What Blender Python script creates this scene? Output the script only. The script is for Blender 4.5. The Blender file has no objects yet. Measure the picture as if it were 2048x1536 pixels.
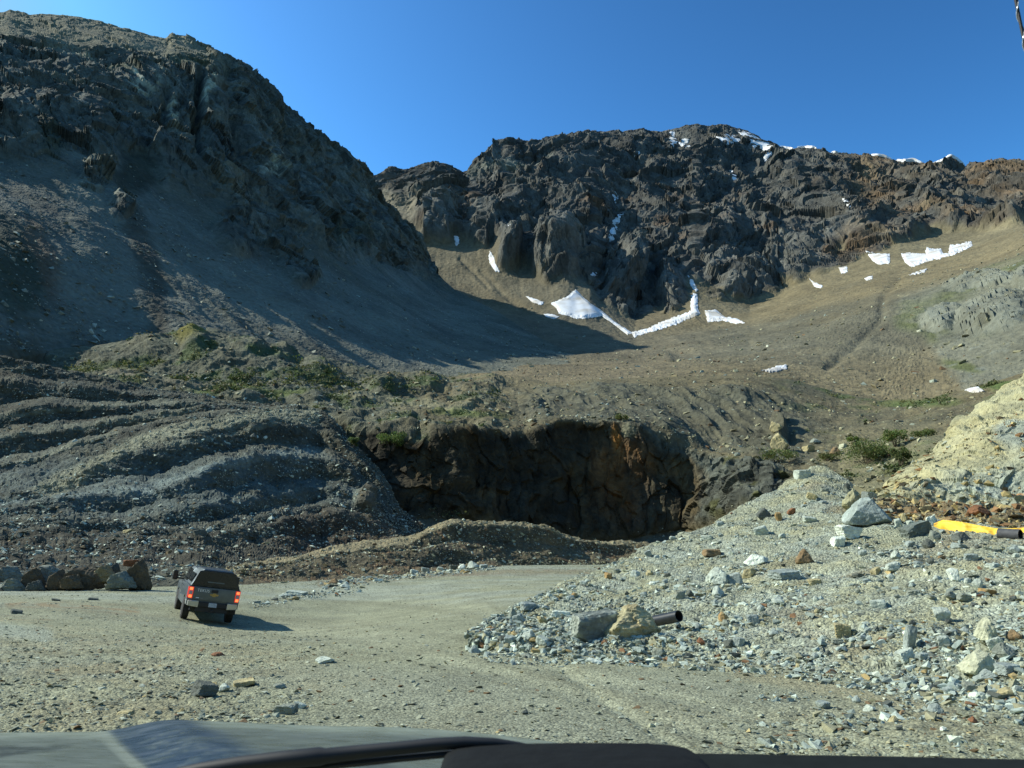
import bpy, bmesh, math, random
import numpy as np
from mathutils import Vector, Matrix

random.seed(7)
RNG = np.random.default_rng(11)
scene = bpy.context.scene
COL = scene.collection

# ------------------------------------------------------------------ camera
W, H = 2048.0, 1536.0
FPX = 1650.0
PITCH = math.atan((1110.0 - 768.0) / FPX)
CAMZ = 1.9
SP, CP = math.sin(PITCH), math.cos(PITCH)
cd = bpy.data.cameras.new("camera")
cam = bpy.data.objects.new("camera", cd)
COL.objects.link(cam)
cam.location = (0, 0, CAMZ)
cam.rotation_euler = (math.pi / 2 + PITCH, 0, 0)
cd.sensor_width = 4.8
cd.lens = 4.8 * FPX / W
cd.clip_start = 0.05
cd.clip_end = 20000
cd.dof.use_dof = True
cd.dof.focus_distance = 40
cd.dof.aperture_fstop = 2.0
scene.camera = cam

# ------------------------------------------------------------------ world, sun, exposure
SUN_EL, SUN_AZ = math.radians(38.5), math.radians(-80.0)     # azimuth from +Y, negative = left
S = np.array([math.sin(SUN_AZ) * math.cos(SUN_EL), math.cos(SUN_AZ) * math.cos(SUN_EL), math.sin(SUN_EL)])
world = bpy.data.worlds.new("World")
scene.world = world
world.use_nodes = True
wt = world.node_tree
bg = wt.nodes["Background"]
sky = wt.nodes.new("ShaderNodeTexSky")
sky.sky_type = 'NISHITA'
sky.sun_disc = False
sky.sun_elevation = SUN_EL
sky.sun_rotation = SUN_AZ
sky.altitude = 900
sky.air_density = 1.0
sky.dust_density = 2.0
sky.ozone_density = 6.0
tint = wt.nodes.new("ShaderNodeMix")
tint.data_type, tint.blend_type = 'RGBA', 'MULTIPLY'
tint.inputs[0].default_value = 1.0
tint.inputs[7].default_value = (0.78, 0.83, 0.645, 1)
contrast = wt.nodes.new("ShaderNodeGamma")
contrast.inputs[1].default_value = 2.0
wt.links.new(sky.outputs[0], tint.inputs[6])
wt.links.new(tint.outputs[2], contrast.inputs[0])
limit = wt.nodes.new("ShaderNodeMix")
limit.data_type, limit.blend_type = 'RGBA', 'DARKEN'
limit.inputs[0].default_value = 1.0
limit.inputs[7].default_value = (1.9, 3.9, 6.4, 1)
wt.links.new(contrast.outputs[0], limit.inputs[6])
wt.links.new(limit.outputs[2], bg.inputs[0])
bg.inputs[1].default_value = 0.125
sl = bpy.data.lights.new("sun", 'SUN')
sl.energy = 4.6
sl.angle = math.radians(0.5)
sl.color = (1.0, 0.975, 0.85)
so = bpy.data.objects.new("sun", sl)
so.rotation_euler = Vector((-S[0], -S[1], -S[2])).to_track_quat('-Z', 'Y').to_euler()
so.location = (-60, 10, 80)
COL.objects.link(so)
scene.view_settings.view_transform = 'Standard'
scene.view_settings.look = 'None'
scene.view_settings.exposure = 0.40
scene.view_settings.gamma = 1.0
scene.cycles.max_bounces = 6

# ------------------------------------------------------------------ projection helpers
def at(px, py, Y):
    """World point seen at full-size picture position (px, py) at distance Y along +Y."""
    px, py, Y = np.asarray(px, float), np.asarray(py, float), np.asarray(Y, float)
    cx, cy = (px - 1024) / FPX, (768 - py) / FPX
    dy, dz = CP - cy * SP, SP + cy * CP
    return np.stack([cx / dy * Y, Y + 0 * cx, CAMZ + dz / dy * Y], -1)

def project(P):
    x, y, z = P[..., 0], P[..., 1], P[..., 2] - CAMZ
    f = np.maximum(y * CP + z * SP, 1e-3)
    u = -y * SP + z * CP
    return 1024 + FPX * x / f, 768 - FPX * u / f

def on_plane(px, py, z=0.0):
    cx, cy = (px - 1024) / FPX, (768 - py) / FPX
    dy, dz = CP - cy * SP, SP + cy * CP
    Y = (z - CAMZ) / (dz / dy)
    return at(px, py, Y)

# ------------------------------------------------------------------ noise
_P = np.random.default_rng(3).permutation(4096).astype(np.int64)
_G = np.random.default_rng(4).normal(size=(4096, 3))
_G /= np.linalg.norm(_G, axis=1)[:, None]
_R = np.random.default_rng(5).random((4096, 3))

def _h(i, j, k):
    return _P[(_P[(_P[i & 4095] + j) & 4095] + k) & 4095]

def perlin(p):
    sh = p.shape[:-1]
    p = p.reshape(-1, 3)
    f0 = np.floor(p)
    i = f0.astype(np.int64)
    f = p - f0
    u = f * f * f * (f * (f * 6 - 15) + 10)
    out = np.zeros(len(p))
    for a in (0, 1):
        wx = u[:, 0] if a else 1 - u[:, 0]
        for b in (0, 1):
            wy = u[:, 1] if b else 1 - u[:, 1]
            for c in (0, 1):
                wz = u[:, 2] if c else 1 - u[:, 2]
                g = _G[_h(i[:, 0] + a, i[:, 1] + b, i[:, 2] + c)]
                d = g[:, 0] * (f[:, 0] - a) + g[:, 1] * (f[:, 1] - b) + g[:, 2] * (f[:, 2] - c)
                out += wx * wy * wz * d
    return (out * 1.5).reshape(sh)

def fbm(p, octv=4, gain=0.5, lac=2.03):
    s, a, out, t = 1.0, 1.0, 0, 0
    for o in range(octv):
        out = out + a * perlin(p * s + 17.3 * o)
        t += a
        a *= gain
        s *= lac
    return out / t

def ridged(p, octv=4, gain=0.5, lac=2.1):
    s, a, out, t = 1.0, 1.0, 0, 0
    for o in range(octv):
        out = out + a * (1 - 2.2 * np.abs(perlin(p * s + 31.7 * o)))
        t += a
        a *= gain
        s *= lac
    return out / t

def facet(p, tilt=0.9, step=0.5):
    """Fractured rock: every Voronoi cell is its own tilted plane."""
    sh = p.shape[:-1]
    p = p.reshape(-1, 3)
    b = np.floor(p - 0.5).astype(np.int64)
    best = np.full(len(p), 9e9)
    val = np.zeros(len(p))
    for a in (0, 1):
        for c in (0, 1):
            for e in (0, 1):
                i, j, k = b[:, 0] + a, b[:, 1] + c, b[:, 2] + e
                h = _h(i, j, k)
                r = _R[h]
                d = p - (np.stack([i, j, k], -1) + 0.5 + (r - 0.5) * 0.8)
                q = (d * d).sum(1)
                m = q < best
                best[m] = q[m]
                g = _G[(h + 77) & 4095]
                val[m] = ((d * g).sum(1) * tilt + (_R[(h + 9) & 4095, 0] - 0.5) * step)[m]
    return val.reshape(sh)

def smooth(a, b, x):
    t = np.clip((x - a) / (b - a), 0, 1)
    return t * t * (3 - 2 * t)

def gauss1(a, sig, axis):
    if sig <= 0:
        return a
    r = int(3 * sig + 1)
    k = np.exp(-0.5 * (np.arange(-r, r + 1) / sig) ** 2)
    k /= k.sum()
    pad = [(0, 0)] * a.ndim
    pad[axis] = (r, r)
    b = np.pad(a, pad, mode='edge')
    out = 0
    n = a.shape[axis]
    for i, w in enumerate(k):
        sl_ = [slice(None)] * a.ndim
        sl_[axis] = slice(i, i + n)
        out = out + w * b[tuple(sl_)]
    return out

def poly_d(px, py, poly):
    """Signed distance (px, positive inside) to a polygon in picture coordinates."""
    poly = np.asarray(poly, float)
    x0, y0 = poly.min(0) - 80
    x1, y1 = poly.max(0) + 80
    out = np.full(px.shape, -80.0)
    m = (px > x0) & (px < x1) & (py > y0) & (py < y1)
    X, Y = px[m], py[m]
    ins = np.zeros(X.shape, bool)
    dd = np.full(X.shape, 1e9)
    for (ax, ay), (bx, by) in zip(poly, np.roll(poly, -1, 0)):
        ex, ey = bx - ax, by - ay
        t = np.clip(((X - ax) * ex + (Y - ay) * ey) / (ex * ex + ey * ey + 1e-9), 0, 1)
        dd = np.minimum(dd, np.hypot(X - ax - t * ex, Y - ay - t * ey))
        c = (ay > Y) != (by > Y)
        ins ^= c & (X < (bx - ax) * (Y - ay) / (by - ay + 1e-12) + ax)
    out[m] = np.where(ins, dd, -dd)
    return out

def line_d(px, py, pts):
    pts = np.asarray(pts, float)
    dd = np.full(px.shape, 1e9)
    for (ax, ay), (bx, by) in zip(pts[:-1], pts[1:]):
        ex, ey = bx - ax, by - ay
        t = np.clip(((px - ax) * ex + (py - ay) * ey) / (ex * ex + ey * ey + 1e-9), 0, 1)
        dd = np.minimum(dd, np.hypot(px - ax - t * ex, py - ay - t * ey))
    return dd

def mixc(c, col, m):
    return c + (np.asarray(col, float) - c) * np.clip(m, 0, 1)[..., None]

def ell(px, py, cx, cy, rx, ry, rot=0.0):
    c, s = math.cos(math.radians(rot)), math.sin(math.radians(rot))
    dx, dy = px - cx, py - cy
    return np.hypot((dx * c + dy * s) / rx, (-dx * s + dy * c) / ry)

# ------------------------------------------------------------------ objects
def tag(o, label=None, cat=None, group=None, kind=None):
    if label: o["label"] = label
    if cat: o["category"] = cat
    if group: o["group"] = group
    if kind: o["kind"] = kind
    return o

def mesh_np(name, V, F, mat, colors=None, smooth_shade=False, parent=None, mats=None, mat_idx=None):
    """V (n,3); F (m,3) or (m,4) -> linked object."""
    me = bpy.data.meshes.new(name)
    V = np.ascontiguousarray(V, np.float32)
    F = np.ascontiguousarray(F, np.int32)
    n, k = F.shape
    me.vertices.add(len(V))
    me.vertices.foreach_set("co", V.ravel())
    me.loops.add(n * k)
    me.loops.foreach_set("vertex_index", F.ravel())
    me.polygons.add(n)
    me.polygons.foreach_set("loop_start", np.arange(0, n * k, k, dtype=np.int32))
    me.polygons.foreach_set("loop_total", np.full(n, k, np.int32))
    me.polygons.foreach_set("use_smooth", np.full(n, smooth_shade, bool))
    me.update(calc_edges=True)
    if colors is not None:
        ca = me.color_attributes.new("Col", 'FLOAT_COLOR', 'POINT')
        c4 = np.ones((len(V), 4), np.float32)
        c4[:, :3] = np.clip(colors[:, :3] * np.array([0.97, 1.04, 0.86]), 0, 1)
        if colors.shape[1] == 4:
            c4[:, 3] = colors[:, 3]              # how far the surface is bare jointed rock
        ca.data.foreach_set("color", c4.ravel())
    for m in ([mat] if mats is None else mats):
        me.materials.append(m)
    o = bpy.data.objects.new(name, me)
    COL.objects.link(o)
    if parent is not None:
        o.parent = parent
    return o

def grid_faces(nv, nx):
    a = (np.arange(nv - 1)[:, None] * nx + np.arange(nx - 1)[None]).ravel()
    return np.stack([a, a + nx, a + nx + 1, a + 1], -1)

def grid_normals(P):
    du = np.gradient(P, axis=1)
    dv = np.gradient(P, axis=0)
    n = np.cross(dv, du)
    n /= np.linalg.norm(n, axis=-1, keepdims=True) + 1e-12
    return n

# ------------------------------------------------------------------ materials
def new_mat(name):
    m = bpy.data.materials.new(name)
    m.use_nodes = True
    return m, m.node_tree, m.node_tree.nodes["Principled BSDF"]

def terrain_mat(name, scales, amp=0.45, bump=0.5, bdist=0.3, rough=0.95, speck=None, joint=None):
    """Surface colour from the mesh, broken up by noise at several real sizes (metres) plus bump."""
    m, nt, bs = new_mat(name)
    N, L = nt.nodes, nt.links
    att = N.new("ShaderNodeAttribute")
    att.attribute_name = "Col"
    tc = N.new("ShaderNodeTexCoord")
    cur = att.outputs["Color"]
    hgt = None
    for i, s in enumerate(scales):
        nz = N.new("ShaderNodeTexNoise")
        nz.inputs["Scale"].default_value = 1.0 / s
        nz.inputs["Detail"].default_value = 6
        nz.inputs["Roughness"].default_value = 0.65
        L.new(tc.outputs["Object"], nz.inputs["Vector"])
        mr = N.new("ShaderNodeMapRange")
        mr.inputs[1].default_value = 0.3
        mr.inputs[2].default_value = 0.7
        mr.inputs[3].default_value = 1 - amp
        mr.inputs[4].default_value = 1 + amp
        L.new(nz.outputs["Fac"], mr.inputs[0])
        vm = N.new("ShaderNodeVectorMath")
        vm.operation = 'SCALE'
        L.new(cur, vm.inputs[0])
        L.new(mr.outputs[0], vm.inputs["Scale"])
        cur = vm.outputs[0]
        hgt = nz.outputs["Fac"]
    if speck:
        vo = N.new("ShaderNodeTexVoronoi")
        vo.inputs["Scale"].default_value = 1.0 / speck
        L.new(tc.outputs["Object"], vo.inputs["Vector"])
        mr = N.new("ShaderNodeMapRange")
        mr.inputs[3].default_value = 0.62
        mr.inputs[4].default_value = 1.42
        sep = N.new("ShaderNodeSeparateColor")
        L.new(vo.outputs["Color"], sep.inputs[0])
        L.new(sep.outputs[0], mr.inputs[0])
        vm = N.new("ShaderNodeVectorMath")
        vm.operation = 'SCALE'
        L.new(cur, vm.inputs[0])
        L.new(mr.outputs[0], vm.inputs["Scale"])
        cur = vm.outputs[0]
        ad = N.new("ShaderNodeMath")
        ad.operation = 'MULTIPLY_ADD'
        L.new(vo.outputs["Distance"], ad.inputs[0])
        ad.inputs[1].default_value = -0.6
        L.new(hgt, ad.inputs[2])
        hgt = ad.outputs[0]
    for js in (joint or ()):                      # jointed blocks on bare rock only
        mp = N.new("ShaderNodeMapping")
        mp.inputs["Rotation"].default_value = (0.35, 0.5, 0.3)
        mp.inputs["Scale"].default_value = (1.0 / js, 0.8 / js, 0.45 / js)
        wn = N.new("ShaderNodeTexNoise")
        wn.inputs["Scale"].default_value = 0.6 / js
        wn.inputs["Detail"].default_value = 3
        L.new(tc.outputs["Object"], wn.inputs["Vector"])
        wa = N.new("ShaderNodeVectorMath")
        wa.operation = 'MULTIPLY_ADD'
        L.new(wn.outputs["Color"], wa.inputs[0])
        wa.inputs[1].default_value = (js * 1.2, js * 1.2, js * 1.2)
        L.new(tc.outputs["Object"], wa.inputs[2])
        L.new(wa.outputs[0], mp.inputs["Vector"])
        vo = N.new("ShaderNodeTexVoronoi")
        vo.inputs["Scale"].default_value = 1.0
        L.new(mp.outputs[0], vo.inputs["Vector"])
        sep = N.new("ShaderNodeSeparateColor")
        L.new(vo.outputs["Color"], sep.inputs[0])
        m1 = N.new("ShaderNodeMath")
        m1.operation = 'MULTIPLY_ADD'
        L.new(vo.outputs["Distance"], m1.inputs[0])
        m1.inputs[1].default_value = -0.8
        L.new(sep.outputs[0], m1.inputs[2])
        m2 = N.new("ShaderNodeMath")
        m2.operation = 'MULTIPLY'
        L.new(m1.outputs[0], m2.inputs[0])
        L.new(att.outputs["Alpha"], m2.inputs[1])
        m3 = N.new("ShaderNodeMath")
        m3.operation = 'MULTIPLY_ADD'
        L.new(m2.outputs[0], m3.inputs[0])
        m3.inputs[1].default_value = js * 0.22 / bdist
        L.new(hgt, m3.inputs[2])
        hgt = m3.outputs[0]
        m4 = N.new("ShaderNodeMath")
        m4.operation = 'MULTIPLY_ADD'
        L.new(sep.outputs[1], m4.inputs[0])
        m4.inputs[1].default_value = 0.5
        m4.inputs[2].default_value = 0.75
        mxj = N.new("ShaderNodeMix")
        L.new(att.outputs["Alpha"], mxj.inputs[0])
        mxj.inputs[2].default_value = 1.0
        L.new(m4.outputs[0], mxj.inputs[3])
        vm = N.new("ShaderNodeVectorMath")
        vm.operation = 'SCALE'
        L.new(cur, vm.inputs[0])
        L.new(mxj.outputs[0], vm.inputs["Scale"])
        cur = vm.outputs[0]
    L.new(cur, bs.inputs["Base Color"])
    bs.inputs["Roughness"].default_value = rough
    bs.inputs["Specular IOR Level"].default_value = 0.2
    bp = N.new("ShaderNodeBump")
    bp.inputs["Strength"].default_value = bump
    bp.inputs["Distance"].default_value = bdist
    L.new(hgt, bp.inputs["Height"])
    L.new(bp.outputs[0], bs.inputs["Normal"])
    return m

def plain(name, col, rough=0.5, metal=0.0, spec=0.5, emit=None, estr=0.0, noise=0.0, nscale=30.0, coat=0.0, bump=0.0):
    m, nt, bs = new_mat(name)
    bs.inputs["Base Color"].default_value = (*col, 1)
    bs.inputs["Roughness"].default_value = rough
    bs.inputs["Metallic"].default_value = metal
    bs.inputs["Specular IOR Level"].default_value = spec
    bs.inputs["Coat Weight"].default_value = coat
    if emit:
        bs.inputs["Emission Color"].default_value = (*emit, 1)
        bs.inputs["Emission Strength"].default_value = estr
    if noise or bump:
        N, L = nt.nodes, nt.links
        tc = N.new("ShaderNodeTexCoord")
        nz = N.new("ShaderNodeTexNoise")
        nz.inputs["Scale"].default_value = nscale
        nz.inputs["Detail"].default_value = 6
        L.new(tc.outputs["Object"], nz.inputs["Vector"])
        mr = N.new("ShaderNodeMapRange")
        mr.inputs[1].default_value = 0.3
        mr.inputs[2].default_value = 0.7
        mr.inputs[3].default_value = 1 - noise
        mr.inputs[4].default_value = 1 + noise
        L.new(nz.outputs["Fac"], mr.inputs[0])
        vm = N.new("ShaderNodeVectorMath")
        vm.operation = 'SCALE'
        vm.inputs[0].default_value = col
        L.new(mr.outputs[0], vm.inputs["Scale"])
        L.new(vm.outputs[0], bs.inputs["Base Color"])
        if bump:
            bp = N.new("ShaderNodeBump")
            bp.inputs["Strength"].default_value = bump
            bp.inputs["Distance"].default_value = 0.05
            L.new(nz.outputs["Fac"], bp.inputs["Height"])
            L.new(bp.outputs[0], bs.inputs["Normal"])
    return m

M_ROCK = terrain_mat("mountain_rock", [25, 1.6], 0.28, 0.8, 0.7, joint=(7.0, 2.6))
M_FAR = terrain_mat("far_mountain_rock", [40, 3.0], 0.28, 0.8, 1.2, joint=(17.0, 6.5))
M_HILL = terrain_mat("hill_debris", [6, 0.9], 0.30, 0.9, 0.5, joint=(3.0, 1.1))
M_WASTE = terrain_mat("waste_rock", [3.5, 0.5], 0.34, 1.0, 0.35)
M_PILE = terrain_mat("rubble_fines", [1.6, 0.18], 0.26, 0.9, 0.08, speck=0.06)
M_YARD = terrain_mat("yard_gravel", [2.4, 0.12], 0.20, 0.8, 0.03, speck=0.035)
M_BANK = terrain_mat("bank_rock", [3.0, 0.4], 0.26, 0.9, 0.25)
M_STONE = terrain_mat("stone", [0.35, 0.06], 0.22, 0.5, 0.03, rough=0.85)
M_BOULDER = terrain_mat("boulder", [0.6, 0.09], 0.28, 0.7, 0.05, rough=0.85)

# ------------------------------------------------------------------ terrain sheets
class Sheet:
    pass

def resample(rows, xs, sm, sharp_rows=()):
    py, lY = [], []
    for r, row in enumerate(rows):
        a = np.asarray(row, float)
        p = np.interp(xs, a[:, 0], a[:, 1])
        y = np.log(np.interp(xs, a[:, 0], a[:, 2]))
        s_ = sm * (0.25 if r in sharp_rows else 1.0)
        py.append(gauss1(p, s_, 0))
        lY.append(gauss1(y, sm, 0))
    return np.array(py), np.array(lY)

def build_grid(rows, x0, x1, nx, nvs, jit=None, sm=6.0, vsm=3.0, sharp=(0,), terr=None, back=None, skirt=None):
    """rows: picture polylines (px, py, distance) from top to bottom -> grid of world points."""
    xs = np.linspace(x0, x1, nx)
    py, lY = resample(rows, xs, sm, sharp)
    if jit is not None:                       # uneven, crumbled edges between the rows
        for r_, (amp, wl) in jit.items():
            q_ = np.stack([xs / wl, 0 * xs + 7.7 * r_, 0 * xs], -1)
            py[r_] = py[r_] + amp * fbm(q_, 4)
        py = np.maximum.accumulate(py, 0)
    G_py, G_lY, G_v = [], [], []
    for k in range(len(rows) - 1):
        n = nvs[k]
        t = np.arange(n) / n
        if terr is not None and terr[k] is not None:
            fr, dy = terr[k]
            ty = np.where(t < fr, t / fr * dy, dy + (t - fr) / (1 - fr) * (1 - dy))
        else:
            ty = t
        G_py.append(py[k][None] * (1 - t)[:, None] + py[k + 1][None] * t[:, None])
        G_lY.append(lY[k][None] * (1 - ty)[:, None] + lY[k + 1][None] * ty[:, None])
        G_v.append(k + t)
    G_py.append(py[-1][None]); G_lY.append(lY[-1][None]); G_v.append(np.array([len(rows) - 1.0]))
    PYg, LYg, v = np.concatenate(G_py), np.concatenate(G_lY), np.concatenate(G_v)
    if vsm > 0:
        top = PYg[:1].copy()
        sPY, sLY = gauss1(PYg, vsm, 0), gauss1(LYg, vsm, 0)
        w = np.clip(np.arange(len(PYg)) / (2 * vsm), 0, 1)[:, None]
        PYg, LYg = PYg * (1 - w) + sPY * w, LYg * (1 - w) + sLY * w
    P = at(np.broadcast_to(xs, PYg.shape), PYg, np.exp(LYg))
    PX = np.broadcast_to(xs, PYg.shape)
    V = np.broadcast_to(v[:, None], PYg.shape)
    if back is not None:
        add = []
        for d, drop in back[::-1]:
            q = P[0].copy()
            q[:, 1] += d
            q[:, 0] *= (q[:, 1] / P[0][:, 1])
            q[:, 2] -= drop
            add.append(q)
        P = np.concatenate([np.array(add), P])
        nb = len(add)
        PX = np.concatenate([np.repeat(PX[:1], nb, 0), PX])
        PYg = np.concatenate([np.repeat(PYg[:1], nb, 0), PYg])
        V = np.concatenate([np.full((nb, nx), -0.01), V])
    if skirt is not None:
        add = []
        for d, drop in skirt:
            q = P[-1].copy()
            q[:, 1] -= d
            q[:, 2] -= drop
            add.append(q)
        P = np.concatenate([P, np.array(add)])
        nb = len(add)
        PX = np.concatenate([PX, np.repeat(PX[-1:], nb, 0)])
        PYg = np.concatenate([PYg, np.repeat(PYg[-1:], nb, 0)])
        V = np.concatenate([V, np.full((nb, nx), V.max() + 0.01)])
    s = Sheet()
    s.P0, s.PX, s.PY, s.V = P, np.array(PX), np.array(PYg), np.array(V)
    s.N0 = grid_normals(P)
    return s

def finish_sheet(s, name, disp, color, mat, kind="structure", smooth_shade=False):
    s.P = s.P0 + s.N0 * disp[..., None]
    s.N = grid_normals(s.P)
    s.C = color
    nv, nx = s.P.shape[:2]
    s.obj = mesh_np(name, s.P.reshape(-1, 3), grid_faces(nv, nx), mat, color.reshape(-1, color.shape[-1]), smooth_shade)
    s.obj["kind"] = kind
    return s

# ================================================================== FAR MOUNTAIN AND VALLEY FLOOR
rows = [
    [(-150, 420, 900), (600, 420, 900), (740, 366, 1000), (800, 345, 1010), (855, 325, 1020), (885, 326, 1020), (905, 333, 1030), (925, 345, 1040), (940, 338, 1050), (953, 322, 1060), (1000, 296, 1080), (1020, 287, 1070), (1080, 287, 1100), (1160, 269, 1140), (1230, 264, 1170), (1330, 266, 1220), (1390, 253, 1250), (1410, 258, 1250), (1450, 254, 1260), (1490, 266, 1255), (1530, 286, 1250), (1560, 297, 1240), (1640, 308, 1220), (1740, 320, 1180), (1850, 332, 1140), (1930, 344, 1110), (1960, 338, 1100), (2048, 341, 1050), (2320, 370, 950)],
    [(-150, 520, 640), (600, 480, 660), (740, 440, 840), (800, 440, 820), (850, 485, 790), (960, 500, 770), (1040, 545, 740), (1130, 570, 690), (1180, 572, 700), (1200, 600, 690), (1270, 640, 680), (1340, 612, 690), (1390, 572, 710), (1440, 590, 705), (1500, 612, 700), (1560, 592, 705), (1640, 548, 715), (1700, 528, 720), (1750, 505, 735), (1800, 482, 750), (1880, 478, 735), (1960, 462, 730), (2048, 452, 700), (2320, 450, 620)],
    [(-150, 600, 480), (600, 560, 520), (740, 500, 740), (850, 545, 745), (960, 600, 700), (1080, 645, 630), (1270, 680, 585), (1400, 662, 590), (1500, 640, 590), (1640, 590, 600), (1750, 545, 620), (1850, 525, 600), (1960, 500, 560), (2048, 460, 520), (2320, 420, 450)],
    [(-150, 700, 330), (740, 680, 520), (850, 690, 490), (1000, 720, 430), (1100, 722, 385), (1250, 722, 352), (1500, 705, 340), (1640, 670, 345), (1760, 610, 370), (1850, 580, 370), (1960, 560, 350), (2048, 545, 320), (2320, 500, 280)],
    [(-150, 790, 250), (740, 790, 250), (1000, 775, 240), (1200, 770, 215), (1480, 760, 210), (1580, 765, 215), (1680, 790, 205), (1760, 800, 200), (1850, 760, 215), (1930, 735, 215), (2048, 690, 210), (2320, 640, 190)],
    [(-150, 860, 215), (740, 860, 215), (1000, 840, 205), (1480, 830, 185), (1760, 850, 175), (1850, 850, 170), (2048, 850, 160), (2320, 850, 150)],
]
far = build_grid(rows, -150, 2320, 1650, [230, 110, 110, 60, 24], sm=4, vsm=5, sharp=(0, 1),
                 back=[(30, 15), (120, 110), (400, 420), (900, 700)])
def far_surface(s):
    P, PX, PY, V = s.P0, s.PX, s.PY, s.V
    wob = fbm(P / 90.0, 4) * 0.5
    spur = ridged(np.stack([P[..., 0] - 0.55 * P[..., 2], P[..., 1] * 0.3, P[..., 2] * 0.15], -1) / 62.0 + 4, 3)
    rt = smooth(1580, 1720, PX)
    cl = smooth(1.0, 0.93, V + wob * 0.35 - rt * (0.42 * spur - 0.12) * smooth(0.1, 0.5, V))                       # rock above the screes
    saddle = smooth(0, 40, poly_d(PX + wob * 40, PY, [(700, 400), (760, 372), (810, 395), (900, 405), (940, 430), (1010, 470), (930, 440), (840, 430), (830, 470), (780, 480), (700, 480)]))
    cl = cl * (1 - 0.9 * saddle)
    # isolated outcrops
    crack = ridged(np.stack([P[..., 0], P[..., 1], P[..., 2] * 0.25], -1) / 24.0 + 2, 3) + 0.6 * facet(P / 16.0 + 3)
    bul = np.zeros(PX.shape)
    outc = np.zeros(PX.shape)
    for cx, cy, rx, ry, h, rot in [(872, 452, 44, 46, 26, -20), (967, 463, 36, 38, 24, 0), (1018, 520, 30, 34, 20, 0), (1118, 515, 62, 62, 38, 0), (1062, 470, 40, 26, 14, 0),
                                   (1250, 560, 66, 76, 42, 0), (1345, 580, 40, 42, 22, 25), (1500, 560, 90, 44, 26, -15), (1440, 540, 50, 40, 16, 0), (1590, 520, 90, 50, 20, -25)]:
        e = ell(PX + wob * 34, PY + fbm(P / 30.0 + 9, 3) * 16, cx, cy, rx, ry, rot) + 0.22 * crack
        bul = np.maximum(bul, 0.62 * h * smooth(1.0, 0.3, e))
        outc = np.maximum(outc, smooth(1.05, 0.85, e))
    cliffs2 = np.zeros(PX.shape)
    for cx, cy, rx, ry, h, rot in [(1990, 632, 100, 40, 5, -14), (1890, 640, 60, 26, 3.5, -10), (1960, 565, 80, 16, 2.5, -8), (2060, 560, 40, 30, 3, -10)]:
        e = ell(PX + wob * 30, PY + fbm(P / 14.0 + 9, 3) * 16, cx, cy, rx, ry, rot)
        bul = np.maximum(bul, h * smooth(1.0, 0.5, e))
        cliffs2 = np.maximum(cliffs2, smooth(1.1, 0.8, e))
    rock = np.clip(np.maximum(cl, outc), 0, 1)
    w = np.stack([fbm(P / 140 + 3, 3), fbm(P / 140 + 40, 3), fbm(P / 140 + 80, 3)], -1)
    Q = P + w * 55
    lean = np.stack([Q[..., 0] - 0.45 * Q[..., 2], Q[..., 1] * 0.35, Q[..., 2] * 0.30], -1)
    jn = np.stack([Q[..., 0] - 0.5 * Q[..., 2], Q[..., 1] * 0.7, Q[..., 2] * 0.6 + 0.25 * Q[..., 0]], -1)
    ribs = ridged(lean / 105.0, 4, 0.45)
    d_rock = 25 * ribs + 4 * ridged(Q / 34.0 + 5, 3) + 9 * facet(jn / 40.0 + 2, .8, .4) + 5.0 * facet(jn / 15.0 + 8, .9, .4) + 1.9 * facet(jn / 6.0 + 8) + 0.5 * fbm(P / 5.0, 3)
    edge = smooth(-0.02, 0.06, V)
    d_rock = d_rock * (0.22 + 0.78 * smooth(-0.02, 0.12, V)) + 2.2 * facet(P / 9.0 + 3) * smooth(0.15, 0.0, V)
    d_scr = 3.5 * fbm(P / 60.0, 4) + 1.2 * ridged(np.stack([P[..., 0], P[..., 1] * 0.2, P[..., 2] * 0.2], -1) / 22.0, 3) + 0.5 * fbm(P / 3.0, 2)
    near = smooth(2.3, 3.2, V)
    d_scr = d_scr * (1 - 0.6 * near) + near * (1.2 * ridged(P / 38.0, 4) + 0.35 * fbm(P / 2.0, 3))
    d_c2 = 1.3 * facet(P / 9.0) + 0.7 * facet(P / 4.0) + 1.2 * ridged(P / 16.0, 3)
    rk_ = gauss1(gauss1(rock, 3, 0), 3, 1)
    disp = d_rock * rk_ + d_scr * (1 - rk_) * (1 - cliffs2) + d_c2 * cliffs2 + bul
    disp = np.where(V < 0, disp * 0.3, disp)
    # gullies on the fan
    for pts, wd, dp in [([(1660, 742), (1720, 690), (1760, 640), (1770, 590), (1800, 560)], 9, 1.2), ([(1350, 715), (1440, 690), (1530, 655), (1640, 590)], 10, 1.2), ([(960, 545), (1010, 590), (1050, 620)], 6, 2), ([(920, 520), (975, 575)], 5, 2), ([(1270, 690), (1400, 712), (1500, 690)], 8, 1.0)]:
        disp -= dp * np.exp(-(line_d(PX + wob * 20, PY + wob * 10, pts) / wd) ** 2)
    # colours
    n1, n2, n3 = fbm(P / 60.0, 5), fbm(P / 160.0 + 50, 4), fbm(P / 9.0 + 7, 4)
    C = np.broadcast_to(np.array([0.150, 0.118, 0.080]), P.shape).copy()
    C = mixc(C, (0.112, 0.100, 0.082), smooth(0.0, 0.5, n2 + 0.2))
    C = mixc(C, (0.165, 0.132, 0.092), 0.7 * smooth(30, -40, PY - 560 - (1750 - PX) * 0.2) * smooth(1500, 1700, PX))
    C = mixc(C, (0.13, 0.105, 0.082), 0.6 * smooth(1500, 1250, PX))
    strk = ridged(np.stack([P[..., 0], P[..., 1] * 0.12, P[..., 2] * 0.12], -1) / 30.0 + w * 0.6, 3)
    C = C * (1 + 0.16 * strk + 0.14 * n3)[..., None]
    rc = np.broadcast_to(np.array([0.082, 0.080, 0.074]), P.shape).copy()
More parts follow.
